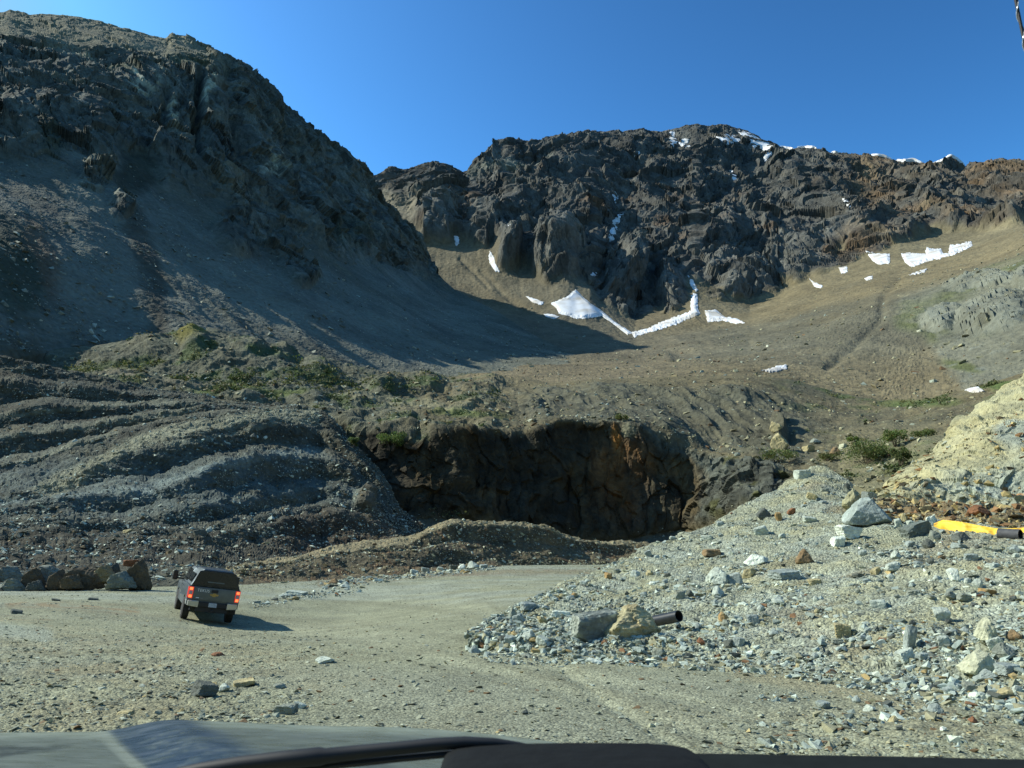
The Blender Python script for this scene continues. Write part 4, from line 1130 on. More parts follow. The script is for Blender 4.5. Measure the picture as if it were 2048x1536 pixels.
one = lambda s: np.ones(s.PX.shape)
pn = fbm(pile.P0 / 1.3 + 5, 4)
wp = (0.22 + 1.6 * smooth(-0.02, 0.28, pn) + 1.2 * smooth(1180, 1000, pile.PX) + 0.8 * smooth(1700, 2000, pile.PX) * smooth(1230, 1300, pile.PY) + 0.8 * smooth(30, 8, line_d(pile.PX, pile.PY, foot)))
scatter("rubble", pile, 52000, wp * np.where(pile.PX > 2110, 0.35, 1.0), 0.026, 0.22, 1.75, GREY, "loose grey and rusty rock rubble covering the heap beside the yard", 1, xmax=2800)
ybig = smooth(0.0, 0.3, fbm(yard.P0 / 1.1 + 5, 4) + 0.05)
pile_shadow = poly_d(yard.PX, yard.PY, [(940, 1280)] + foot + [(2420, 1000), (1240, 1128)])
wy = np.where((yard.PX > -50) & (yard.PX < 2100) & (yard.PY > 1128) & (pile_shadow < 5), 0.30 + 1.6 * yard_rough * (0.25 + ybig) + 0.5 * smooth(24, 4, -pile_shadow) + 0.5 * smooth(1215, 1190, yard.PY) + 1.5 * smooth(14, 3, line_d(yard.PX, yard.PY, [(430, 1172), (640, 1166), (800, 1154), (935, 1144), (1100, 1142), (1230, 1145)])), 0)
grav = yard.PX * 0
scatter("gravel", yard, 62000, wy, 0.012, 0.11, 1.7, YRD, "loose gravel and stone chips on the yard", 2, pxmin=0.75, shapes=SLATE)
wy2 = np.where((pile_shadow < 5) & (pile_shadow > -22), 1.0, 0) * (yard.PX > 950) + np.where((yard.PY > 1380) & (yard.PX > 1500), 0.35 * ybig, 0)
scatter("gravel", yard, 5000, wy2, 0.035, 0.2, 1.8, GREY, "grey rubble strewn along the foot of the heap", 3)
wy3 = smooth(12, 2, line_d(yard.PX, yard.PY, [(505, 1212), (590, 1193), (640, 1188), (715, 1178)])) * 0.6 + smooth(9, 2, line_d(yard.PX, yard.PY, [(650, 1170), (800, 1153), (900, 1143), (985, 1134)]))
scatter("rubble", yard, 2200, wy3, 0.09, 0.55, 1.9, GREY, "pale grey rubble strewn in a line at the foot of the berm", 33)
hn = fbm(hill.P0 / 5.0 + 5, 4)
wh = 0.35 + smooth(-0.1, 0.3, hn) + 0.7 * smooth(990, 1040, hill.PY)
scatter("scree", hill, 30000, wh, 0.09, 0.6, 2.0, DRK + [((0.34, 0.38, 0.37), 2.5), ((0.55, 0.57, 0.54), 2.4)], "broken rock lying over the terraced waste hill", 4, pxmin=1.1)  # whitish tones stand in for sun glints on the stones
scatter("scree", berm, 6500, one(berm), 0.08, 0.5, 1.9, TAN + [((0.5, 0.5, 0.46), 1.5)], "stones lying over the spoil berm in the pit", 5, pxmin=1.1)
bw = (0.5 + smooth(-0.1, 0.3, fbm(bench.P0 / 9.0 + 5, 4))) * (1 - bench_wall) * (0.4 + 0.6 * smooth(0.0, 0.6, bench.V)) * smooth(3.3, 3.0, bench.V) + 0.5 * smooth(4.7, 5.2, bench.V)
scatter("scree", bench, 12000, bw, 0.16, 1.1, 1.8, TAN, "stones and small blocks strewn over the brown hillside", 6, pxmin=0.95)
nw_ = (1 - near_rock) * smooth(1.7, 2.4, near.V) * (0.3 + smooth(-0.1, 0.35, fbm(near.P0 / 16.0 + 8, 4))) * (near.PX < 1180)
scatter("scree", near, 5500, nw_, 0.35, 2.2, 2.2, [((0.24, 0.24, 0.225), 3), ((0.36, 0.36, 0.34), 1), ((0.16, 0.15, 0.135), 2)], "pale boulders strewn over the shaded scree of the near mountain", 7, pxmin=0.8)
fw = (1 - far_rock) * smooth(1.5, 2.6, far.V) * (0.4 + smooth(-0.1, 0.3, fbm(far.P0 / 40.0 + 8, 4))) * (far.PX > 850)
scatter("scree", far, 4500, fw, 0.4, 2.4, 2.2, TAN, "boulders strewn over the brown valley floor", 8, pxmin=0.75)
bkw = smooth(2.8, 3.2, bank.V) + 0.05
scatter("scree", bank, 3500, bkw, 0.05, 0.5, 1.6, [((0.40, 0.30, 0.16), 3), ((0.24, 0.13, 0.07), 2), ((0.33, 0.33, 0.30), 2), ((0.14, 0.11, 0.08), 2)], "rusty stones lying along the foot of the pale cut bank", 9)
# ================================================================== MESH BUILDER
class MB:
    def __init__(s):
        s.v, s.f = [], []
    def quad_ring(s, rings, close=True, cap=True):
        """rings: list of equal-length point lists -> skinned tube."""
        b = len(s.v)
        n = len(rings[0])
        for r in rings:
            s.v += [tuple(p) for p in r]
        for i in range(len(rings) - 1):
            for j in range(n if close else n - 1):
                k = (j + 1) % n
                s.f.append((b + i * n + j, b + i * n + k, b + (i + 1) * n + k, b + (i + 1) * n + j))
        if cap:
            s.f.append(tuple(b + j for j in range(n))[::-1])
            s.f.append(tuple(b + (len(rings) - 1) * n + j for j in range(n)))
        return s
    def box(s, x0, x1, y0, y1, z0, z1):
        return s.quad_ring([[(x0, y0, z0), (x1, y0, z0), (x1, y1, z0), (x0, y1, z0)], [(x0, y0, z1), (x1, y0, z1), (x1, y1, z1), (x0, y1, z1)]])
    def prism_x(s, pts, x0, x1):
        return s.quad_ring([[(x0, y, z) for y, z in pts], [(x1, y, z) for y, z in pts]])
    def tube(s, path, rad, n=10, cap=True):
        path = [Vector(p) for p in path]
        if not hasattr(rad, '__len__'):
            rad = [rad] * len(path)
        rings = []
        for i, p in enumerate(path):
            t = (path[min(i + 1, len(path) - 1)] - path[max(i - 1, 0)]).normalized()
            a = t.cross(Vector((0, 0, 1)))
            if a.length < 1e-3:
                a = t.cross(Vector((1, 0, 0)))
            a.normalize()
            b = t.cross(a)
            rings.append([p + (a * math.cos(2 * math.pi * k / n) + b * math.sin(2 * math.pi * k / n)) * rad[i] for k in range(n)])
        return s.quad_ring(rings, cap=cap)
    def build(s, name, mat, parent=None, bevel=0.0, seg=2, smooth_shade=False, loc=None):
        bm = bmesh.new()
        vs = [bm.verts.new(p) for p in s.v]
        for f in s.f:
            try:
                bm.faces.new([vs[i] for i in f])
            except ValueError:
                pass
        bmesh.ops.recalc_face_normals(bm, faces=bm.faces[:])
        if bevel:
            es = [e for e in bm.edges if len(e.link_faces) == 2 and e.calc_face_angle(0) > 0.5]
            bmesh.ops.bevel(bm, geom=es, offset=bevel, segments=seg, affect='EDGES', profile=0.6, clamp_overlap=True)
        me = bpy.data.meshes.new(name)
        bm.to_mesh(me)
        bm.free()
        if smooth_shade:
            for p in me.polygons:
                p.use_smooth = True
            try:
                me.set_sharp_from_angle(angle=math.radians(35))
            except Exception:
                pass
        me.materials.append(mat)
        o = bpy.data.objects.new(name, me)
        COL.objects.link(o)
        if parent is not None:
            o.parent = parent
        return o

def empty(name, loc):
    o = bpy.data.objects.new(name, None)
    o.empty_display_size = 0.3
    o.location = loc
    COL.objects.link(o)
    return o

# ================================================================== PICKUP TRUCK DRIVING AWAY
M_PAINT = plain("truck_paint", (0.125, 0.152, 0.162), rough=0.5, metal=0.85, spec=0.5, coat=0.4, noise=0.10, nscale=6)
M_TRIM = plain("black_trim", (0.015, 0.016, 0.017), rough=0.6)
M_GLASS = plain("dark_glass", (0.012, 0.016, 0.018), rough=0.12, spec=0.5, noise=0.2, nscale=4)
M_TYRE = plain("tyre_rubber", (0.028, 0.028, 0.026), rough=0.9, noise=0.35, nscale=14)
M_RIM = plain("wheel_metal", (0.35, 0.36, 0.36), rough=0.45, metal=0.8, noise=0.2, nscale=9)
M_CHROME = plain("bumper_metal", (0.52, 0.50, 0.42), rough=0.38, metal=0.6, noise=0.12, nscale=5)
M_LENS = plain("tail_lens", (0.55, 0.03, 0.02), rough=0.2, emit=(1.0, 0.06, 0.03), estr=0.35)
M_BULB = plain("lit_brake_lamp", (0.9, 0.2, 0.06), rough=0.3, emit=(1.0, 0.24, 0.07), estr=1.0)
M_CLEAR = plain("reverse_lens", (0.45, 0.34, 0.36), rough=0.2)
M_GOLD = plain("gold_emblem", (0.40, 0.28, 0.09), rough=0.35, metal=0.5)
M_LETTER = plain("pale_lettering", (0.80, 0.82, 0.80), rough=0.6)
M_PLATE = plain("plate_metal", (0.36, 0.42, 0.48), rough=0.4, noise=0.25, nscale=18)
M_PLATEMARK = plain("plate_marking", (0.10, 0.13, 0.20), rough=0.5)

HEAD = math.radians(25.5)
tr_right = Vector((math.cos(HEAD), math.sin(HEAD), 0))
tr_fwd = Vector((-math.sin(HEAD), math.cos(HEAD), 0))
rear_mid = Vector((-12.45, 34.75, 0))
def yz(v):
    return float(yard_z(v.x, v.y))
corners = {k: rear_mid + tr_right * sx * 0.86 + tr_fwd * sy * 3.75 for k, (sx, sy) in dict(rl=(-1, 0), rr=(1, 0), fl=(-1, 1), fr=(1, 1)).items()}
for v in corners.values():
    v.z = yz(v)
ctr = sum(corners.values(), Vector()) / 4
right = ((corners['rr'] + corners['fr']) - (corners['rl'] + corners['fl'])).normalized()
fwd = ((corners['fl'] + corners['fr']) - (corners['rl'] + corners['rr'])).normalized()
up = right.cross(fwd).normalized()
fwd = up.cross(right).normalized()
truck = empty("pickup_truck", (0, 0, 0))
base_pt = (corners['rl'] + corners['rr']) / 2
rot = Matrix((right, fwd, up)).transposed().to_4x4()
truck.matrix_world = Matrix.Translation(base_pt) @ rot @ Matrix.Diagonal((1.0, 1.0, 1.06, 1.0))
tag(truck, "grey pickup truck with rear canopy and lit brake lights driving away across the yard", "pickup truck")

def arch(cy, r, n=12, zc=0.42):
    return [(cy + r * math.cos(a), zc + r * math.sin(a)) for a in np.linspace(math.pi, 0, n)]
prof = [(-1.20, 0.62), (-1.22, 0.80), (-1.20, 1.30), (0.95, 1.31), (0.97, 1.27), (3.2, 1.25), (3.4, 1.22), (4.45, 1.16), (4.62, 1.0), (4.66, 0.62), (4.40, 0.50)]
under = [(3.75 + 0.50, 0.50)] + arch(3.75, 0.50)[::-1] + [(3.25, 0.50), (0.55, 0.50)] + arch(0.0, 0.50)[::-1] + [(-0.55, 0.58)]
MB().prism_x(prof + under, -0.98, 0.98).build("body", M_PAINT, truck, bevel=0.05, seg=3, smooth_shade=True)
MB().box(-0.80, 0.80, -1.0, 4.4, 0.40, 0.78).build("underbody", M_TRIM, truck, bevel=0.03)
def section(y, w0, z0, w1, z1, r=0.10):
    return [(-w0, y, z0), (-w1 - 0.0, y, z1 - r), (-w1 + r, y, z1), (w1 - r, y, z1), (w1, y, z1 - r), (w0, y, z0)]
cab = MB().quad_ring([section(0.98, 0.92, 1.27, 0.74, 1.85), section(1.15, 0.92, 1.27, 0.75, 1.88), section(2.5, 0.92, 1.26, 0.74, 1.88), section(2.75, 0.92, 1.26, 0.72, 1.84), section(3.55, 0.90, 1.22, 0.80, 1.27, 0.03)])
cabo = cab.build("cab", M_PAINT, truck, bevel=0.03, smooth_shade=True)
can = MB().quad_ring([section(-1.20, 0.95, 1.31, 0.70, 1.95, 0.16), section(-1.0, 0.95, 1.31, 0.71, 1.955, 0.16), section(0.90, 0.95, 1.31, 0.73, 1.92, 0.14), section(0.96, 0.95, 1.31, 0.73, 1.89, 0.14)])
cano = can.build("canopy", M_PAINT, truck, bevel=0.04, seg=3, smooth_shade=True)
# rear canopy window and its rounded frame
def rearpoly(y, k, zlo, zhi):
    pts = []
    for s_ in (-1, 1):
        pass
    def w(z):
        return (0.95 + (0.70 - 0.95) * (z - 1.31) / 0.62) * k
    zs = [zlo, zhi - 0.14, zhi - 0.05]
    left = [(-w(z), y, z) for z in zs] + [(-w(zhi) + 0.14, y, zhi)]
    return left + [(-x, y_, z) for x, y_, z in left[::-1]]
MB().quad_ring([rearpoly(-1.222, 0.93, 1.37, 1.885), rearpoly(-1.19, 0.93, 1.37, 1.885)]).build("rear_window", M_GLASS, cano, bevel=0.008)
MB().quad_ring([rearpoly(-1.208, 0.965, 1.335, 1.91), rearpoly(-1.18, 0.965, 1.335, 1.91)]).build("window_seal", M_TRIM, cano, bevel=0.01)
MB().box(-0.10, 0.10, -1.245, -1.215, 1.36, 1.40).build("latch", M_TRIM, cano, bevel=0.008)
MB().box(-0.34, 0.30, -1.2235, -1.2165, 1.475, 1.515).build("sticker", plain("faded_sticker", (0.10, 0.125, 0.13), rough=0.5), cano)
for sx in (-1, 1):
    def side(y, z, off=0.008):
        x = 0.95 + (0.72 - 0.95) * (z - 1.31) / 0.64
        return (sx * (x + off), y, z)
    MB().quad_ring([[side(-0.85, 1.42), side(0.70, 1.42), side(0.68, 1.74), side(-0.78, 1.74)], [side(-0.85, 1.42, -0.02), side(0.70, 1.42, -0.02), side(0.68, 1.74, -0.02), side(-0.78, 1.74, -0.02)]]).build("side_window", M_GLASS, cano)
    def cside(y, z, off=0.008):
        x = 0.92 + (0.745 - 0.92) * (z - 1.265) / 0.60
        return (sx * (x + off), y, z)
    for y0, y1, y2, y3 in ((1.12, 1.92, 1.92, 1.16), (2.0, 3.0, 2.62, 2.0)):
        MB().quad_ring([[cside(y0, 1.33), cside(y1, 1.33), cside(y2, 1.80), cside(y3, 1.80)], [cside(y0, 1.33, -0.02), cside(y1, 1.33, -0.02), cside(y2, 1.80, -0.02), cside(y3, 1.80, -0.02)]]).build("side_window", M_GLASS, cabo)
    # door seams and handles
    for y in (1.98,):
        pass
    h = MB().box(sx * 0.975 - 0.02, sx * 0.975 + 0.02, 1.55, 1.72, 1.12, 1.16).build("door_handle", M_TRIM, cabo, bevel=0.008)
    h = MB().box(sx * 0.975 - 0.02, sx * 0.975 + 0.02, 2.30, 2.47, 1.12, 1.16).build("door_handle", M_TRIM, cabo, bevel=0.008)
MB().quad_ring([[(-0.70, 2.80, 1.84), (0.70, 2.80, 1.84), (0.83, 3.52, 1.31), (-0.83, 3.52, 1.31)], [(-0.70, 2.83, 1.87), (0.70, 2.83, 1.87), (0.83, 3.55, 1.34), (-0.83, 3.55, 1.34)]]).build("windscreen", M_GLASS, cabo)
# tailgate
tg = MB().box(-0.79, 0.79, -1.245, -1.19, 0.82, 1.29).build("tailgate", M_PAINT, truck, bevel=0.02, seg=2, smooth_shade=True)
MB().box(-0.13, 0.13, -1.262, -1.235, 1.12, 1.23).build("handle", M_TRIM, tg, bevel=0.012)
bow = [(-0.145, -0.028), (-0.165, 0.03), (-0.062, 0.03), (-0.05, 0.062), (0.075, 0.062), (0.062, 0.03), (0.165, 0.03), (0.145, -0.028), (0.05, -0.028), (0.062, -0.062), (-0.075, -0.062), (-0.062, -0.028)]
MB().quad_ring([[(x, -1.258, 1.045 + z) for x, z in bow], [(x, -1.244, 1.045 + z) for x, z in bow]]).build("emblem", M_GOLD, tg)
def lettering(text, x, z, size, mat, name, y=-1.2475, spacing=1.0):
    cu = bpy.data.curves.new(name, 'FONT')
    cu.body = text
    cu.size = size
    cu.extrude = 0.002
    cu.space_character = spacing
    tmp = bpy.data.objects.new(name, cu)
    COL.objects.link(tmp)
    bpy.context.view_layer.update()
    me = bpy.data.meshes.new_from_object(tmp.evaluated_get(bpy.context.evaluated_depsgraph_get()))
    bpy.data.objects.remove(tmp)
    me.materials.clear()
    me.materials.append(mat)
    o = bpy.data.objects.new(name, me)
    COL.objects.link(o)
    o.parent = tg
    o.location = (x, y, z)
    o.rotation_euler = (math.pi / 2, 0, 0)
    return o
lettering("TEKUS", -0.66, 1.125, 0.145, M_LETTER, "lettering", spacing=1.12)
MB().box(-0.67, -0.55, -1.249, -1.243, 0.885, 0.915).build("badge", M_LETTER, tg)
MB().box(-0.52, -0.40, -1.249, -1.243, 0.885, 0.905).build("badge", plain("dull_badge", (0.22, 0.23, 0.23), rough=0.5), tg)
# tail lights
for sx in (-1, 1):
    tl = MB().quad_ring([[(sx * 0.80, -1.25, 0.86), (sx * 0.985, -1.21, 0.86), (sx * 0.985, -1.21, 1.27), (sx * 0.80, -1.25, 1.27)], [(sx * 0.80, -1.15, 0.86), (sx * 0.99, -0.98, 0.86), (sx * 0.99, -0.98, 1.27), (sx * 0.80, -1.15, 1.27)]]).build("tail_light", M_LENS, truck, bevel=0.015)
    for z in (0.885, 1.155):
        MB().box(sx * 0.89 - 0.06, sx * 0.89 + 0.06, -1.252, -1.22, z, z + 0.095).build("brake_lamp", M_BULB, tl, bevel=0.012)
    MB().box(sx * 0.89 - 0.065, sx * 0.89 + 0.065, -1.250, -1.22, 1.00, 1.13).build("reverse_lamp", M_CLEAR, tl, bevel=0.01)
# bumper
bp_ = MB().box(-0.55, 0.55, -1.36, -1.12, 0.60, 0.77).build("bumper", M_TRIM, truck, bevel=0.025)
for sx in (-1, 1):
    MB().quad_ring([[(sx * 0.54, -1.38, 0.57), (sx * 0.93, -1.34, 0.60), (sx * 0.93, -1.34, 0.79), (sx * 0.54, -1.38, 0.80)], [(sx * 0.54, -1.15, 0.57), (sx * 1.0, -0.85, 0.62), (sx * 1.0, -0.85, 0.79), (sx * 0.54, -1.15, 0.80)]]).build("bumper_corner", M_CHROME, bp_, bevel=0.02)
pl = MB().box(-0.155, 0.155, -1.378, -1.355, 0.61, 0.765).build("licence_plate", M_PLATE, bp_, bevel=0.006)
MB().box(-0.60, 0.60, -1.30, -1.0, 0.42, 0.60).build("hitch_beam", M_TRIM, truck, bevel=0.02)
MB().box(-0.05, 0.05, -1.42, -1.1, 0.42, 0.52).build("hitch", M_TRIM, truck, bevel=0.01)
MB().tube([(0.55, -1.10, 0.44), (0.60, -0.3, 0.46), (0.4, 1.5, 0.5)], 0.045).build("exhaust_pipe", M_TRIM, truck)
MB().tube([(-0.8, 0, 0.40), (0.8, 0, 0.40)], 0.07).build("rear_axle", M_TRIM, truck)
# wheels
for cx, cy in ((-0.86, 0), (0.86, 0), (-0.86, 3.75), (0.86, 3.75)):
    s_ = 1 if cx > 0 else -1
    R, n = 0.41, 28
    prof_ = [(-0.14, 0.25), (-0.14, 0.36), (-0.11, 0.405), (0.0, 0.415), (0.11, 0.405), (0.14, 0.36), (0.14, 0.25)]
    rings = [[(cx + a, cy + rr * math.cos(2 * math.pi * k / n), 0.405 + rr * math.sin(2 * math.pi * k / n)) for k in range(n)] for a, rr in prof_]
    wheel = MB().quad_ring(rings).build("wheel", M_TYRE, truck, smooth_shade=True)
    prof2 = [(0.05, 0.255), (0.142, 0.255), (0.12, 0.22), (0.10, 0.10), (0.135, 0.07), (0.14, 0.0005)]
    rings = [[(cx + s_ * a, cy + rr * math.cos(2 * math.pi * k / n), 0.405 + rr * math.sin(2 * math.pi * k / n)) for k in range(n)] for a, rr in prof2]
    MB().quad_ring(rings).build("rim", M_RIM, wheel, smooth_shade=True)
for cy in (-0.62,):
    for sx in (-1, 1):
        MB().box(sx * 0.86 - 0.14, sx * 0.86 + 0.14, -0.66, -0.63, 0.36, 0.72).build("mud_flap", M_TRIM, truck)
# tow mirrors
for sx in (-1, 1):
    mi = MB().box(sx * 1.30 - 0.10, sx * 1.30 + 0.10, 2.78, 2.90, 1.24, 1.60).build("mirror", M_TRIM, truck, bevel=0.035, seg=3, smooth_shade=True)
    MB().tube([(sx * 0.92, 2.86, 1.30), (sx * 1.22, 2.86, 1.31)], 0.03).build("mirror_arm", M_TRIM, mi)
    MB().tube([(sx * 0.92, 2.86, 1.40), (sx * 1.22, 2.86, 1.40)], 0.025).build("mirror_arm", M_TRIM, mi)
    MB().box(sx * 1.30 - 0.08, sx * 1.30 + 0.08, 2.772, 2.782, 1.27, 1.57).build("mirror_glass", M_GLASS, mi)

# ================================================================== THE VEHICLE THE PHOTO IS TAKEN FROM
own = empty("viewer_vehicle", (0, 0, 0))
tag(own, "dusty dark blue vehicle whose bonnet and black dashboard fill the bottom edge", "vehicle")
M_HOOD, nt, bs = new_mat("dusty_blue_paint")
att = nt.nodes.new("ShaderNodeAttribute"); att.attribute_name = "Col"
nt.links.new(att.outputs["Color"], bs.inputs["Base Color"])
tc = nt.nodes.new("ShaderNodeTexCoord")
mp = nt.nodes.new("ShaderNodeMapping"); mp.inputs["Scale"].default_value = (5, 22, 5); mp.inputs["Rotation"].default_value = (0, 0, 0.6)
nz = nt.nodes.new("ShaderNodeTexNoise"); nz.inputs["Scale"].default_value = 3.0; nz.inputs["Detail"].default_value = 8
mr = nt.nodes.new("ShaderNodeMapRange"); mr.inputs[1].default_value = 0.35; mr.inputs[2].default_value = 0.75; mr.inputs[3].default_value = 0.22; mr.inputs[4].default_value = 0.6
nt.links.new(tc.outputs["Object"], mp.inputs["Vector"]); nt.links.new(mp.outputs[0], nz.inputs["Vector"])
nt.links.new(nz.outputs["Fac"], mr.inputs[0]); nt.links.new(mr.outputs[0], bs.inputs["Roughness"])
bs.inputs["Coat Weight"].default_value = 0.3
bs.inputs["Coat Roughness"].default_value = 0.15
CREST = [(-420, 1476), (-200, 1468), (0, 1465), (190, 1463), (215, 1460), (260, 1447), (300, 1443), (600, 1443), (720, 1447), (850, 1456), (960, 1466), (1060, 1477), (1160, 1492), (1300, 1515), (1500, 1545), (1700, 1600)]
hx = np.linspace(-1.75, 0.75, 240)
def crest_z(x):
    px = 1024 + 1650 * x / 2.1 * 1.055
    py = np.interp(px, [c[0] for c in CREST], [c[1] for c in CREST])
    return at(px, gauss1(py, 1.5, 0), 2.1)[:, 2]
zc = crest_z(hx)
hy = np.concatenate([[2.95, 2.94, 2.9, 2.82, 2.7, 2.55, 2.4, 2.25], np.linspace(2.1, 0.85, 90)])
hz_drop = np.concatenate([[-1.15, -0.68, -0.50, -0.38, -0.275, -0.185, -0.105, -0.045], np.linspace(0, 0.03, 90)])
HX, HY = np.meshgrid(hx, hy)
lowz = np.interp(hx, [-1.75, -1.2, -0.95, 0.3, 0.75], [zc[0], zc[np.searchsorted(hx, -1.2)], zc[np.searchsorted(hx, -1.06)], zc[np.searchsorted(hx, 0.3)] , zc[-1]])
edge = -1.0 + (2.1 - np.minimum(HY, 2.1)) * 0.72
dome = smooth(0, 1, np.clip((HX - edge) / 0.20, 0, 1))
HZ = lowz[None] + (zc - lowz)[None] * 0 + hz_drop[:, None]
lift = np.maximum(zc - lowz, 0)
liftmax = lift[(hx > -0.9) & (hx < -0.5)].mean()
HZ = lowz[None] + (lambda k_: liftmax * dome * (1 - k_) + lift[None] * k_)(smooth(-0.55, -0.1, HX)) + hz_drop[:, None]
HZ = np.where(HX < -1.55, HZ - (np.maximum(-1.55 - HX, 0) / 0.2) ** 2 * 0.5, HZ)
HP = np.stack([HX, HY, HZ], -1)
dust = fbm(np.stack([HX * 3, HY * 3, HZ], -1) * 2, 4)
scr = ridged(np.stack([HX * 2.0 + HY * 3, HY * 9 - HX * 6, HZ * 0], -1) * 1.2 + 3, 3)
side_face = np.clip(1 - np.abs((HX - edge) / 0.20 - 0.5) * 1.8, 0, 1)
sky_reflection = np.clip(smooth(0.015, 0.045, HX - edge) * smooth(0.30, 0.20, HX - edge + 0.02 * dust), 0, 1)
HC = np.broadcast_to(np.array([0.15, 0.165, 0.165]), HP.shape) * (1 + 0.5 * dust)[..., None]
HC = mixc(HC, (0.29, 0.31, 0.29), 0.85 * smooth(1.98, 2.08, HY + 0.05 * dust))  # paler band: crest highlight painted over the dust colour
HC = mixc(HC, (0.030, 0.036, 0.045), 0.8 * smooth(-0.1, 0.4, dust) * smooth(2.05, 1.9, HY))
HC = mixc(HC, (0.022, 0.044, 0.095), 0.85 * sky_reflection * smooth(-0.75, -0.2, dust))  # blue sky reflection on the dome side, painted into the colour
HC = mixc(HC, (0.20, 0.22, 0.215), 0.3 * smooth(0.6, 0.9, scr))
HC = mixc(HC, (0.24, 0.255, 0.25), 0.85 * smooth(0.022, 0.008, np.abs(HX - edge - 0.01)) * (HY < 2.08))  # pale line: highlight along the crease, painted in
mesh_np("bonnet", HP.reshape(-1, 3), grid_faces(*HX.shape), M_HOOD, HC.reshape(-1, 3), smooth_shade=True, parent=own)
M_BLACK = plain("black_plastic", (0.004, 0.0055, 0.006), rough=0.9, spec=0.2, noise=0.25, nscale=40, bump=0.1)
M_RUB = plain("wiper_rubber", (0.012, 0.013, 0.014), rough=0.6)
wp_pts = [(300, 1562, 13), (400, 1541, 14), (480, 1529, 15), (560, 1520, 16), (640, 1513, 17), (652, 1512, 14), (720, 1504, 13), (800, 1496, 12), (870, 1489, 12), (930, 1485, 11), (990, 1486, 9), (1040, 1491, 6), (1070, 1496, 4)]
wm = empty("wiper", (0, 0, 0)); wm.parent = own
MB().tube([at(x, y, 0.86) for x, y, r in wp_pts], [r / 1650 * 0.86 for x, y, r in wp_pts], 12).build("wiper_arm", M_RUB, wm, smooth_shade=True)
MB().tube([at(x, y + 10, 0.865) for x, y in ((420, 1545), (640, 1524), (800, 1507), (930, 1495))], 0.0035, 6).build("wiper_blade", M_RUB, wm)
def extruded(pts, y0, y1):
    b = [at(x, y, y1) for x, y in pts]
    a = [(p[0], y0, p[2] - 0.004) for p in b]
    return MB().quad_ring([a, b])
pad = [(884, 1640), (886, 1520), (893, 1503), (915, 1494), (960, 1489), (1040, 1485), (1150, 1483), (1290, 1484), (1345, 1488), (1372, 1494), (1392, 1506), (1420, 1535), (1470, 1640)]
extruded(pad, 0.66, 0.86).build("dash_pad", M_BLACK, own, bevel=0.006, seg=3, smooth_shade=True)
bar = [(1330, 1700), (1330, 1504), (1500, 1506), (1800, 1511), (2060, 1517), (2300, 1530), (2300, 1700)]
extruded(bar, 0.78, 0.95).build("dashboard", plain("dash_vinyl", (0.009, 0.012, 0.011), rough=0.9, spec=0.15, noise=0.2, nscale=60), own, bevel=0.004)
ant = empty("antenna", (0, 0, 0)); ant.parent = own
a0, a1 = at(2019, -60, 1.6), at(2330, 1450, 1.6)
MB().tube([a0 + (a1 - a0) * t for t in np.linspace(0, 1, 8)], 0.0034, 10).build("mast", M_RUB, ant, smooth_shade=True)
ax_ = Vector(a1 - a0).normalized(); u_ = ax_.cross(Vector((0, 1, 0))).normalized(); v_ = ax_.cross(u_)
L_ = (Vector(a1) - Vector(a0)).length
turns = L_ / 0.072
pth = [Vector(a0) + ax_ * (L_ * k / 1200) + (u_ * math.cos(2 * math.pi * turns * k / 1200) + v_ * math.sin(2 * math.pi * turns * k / 1200)) * 0.0042 for k in range(1201)]
MB().tube(pth, 0.0011, 6).build("spiral_wire", plain("spiral_metal", (0.55, 0.58, 0.58), rough=0.3, metal=0.6), ant, smooth_shade=True)
# ================================================================== BOULDERS AND SINGLE ROCKS
from mathutils import kdtree
def make_kd(s, step=1):
    qx, qy = project(s.P)
    m = (s.V >= 0) & (qx > -150) & (qx < 2250) & (qy > -50) & (qy < 1650)
    if s is yard:
        m &= s.P[..., 1] > 3
    rr, cc = np.where(m)
    kd = kdtree.KDTree(len(rr))
    for i, (a, b) in enumerate(zip(qx[rr, cc], qy[rr, cc])):
        kd.insert((a, b, 0), i)
    kd.balance()
    return kd, rr, cc
KD = {}
def surf(s, px, py):
    if id(s) not in KD:
        KD[id(s)] = make_kd(s)
    kd, rr, cc = KD[id(s)]
    _, i, _ = kd.find((px, py, 0))
    return s.P[rr[i], cc[i]], s.N[rr[i], cc[i]]

def ico(sub):
    bm = bmesh.new()
    bmesh.ops.create_icosphere(bm, subdivisions=sub, radius=1)
    bm.verts.index_update()
    V = np.array([v.co[:] for v in bm.verts]); F = np.array([[v.index for v in f.verts] for f in bm.faces])
    bm.free()
    return V, F
ICO = {k: ico(k) for k in (2, 3, 4, 5)}

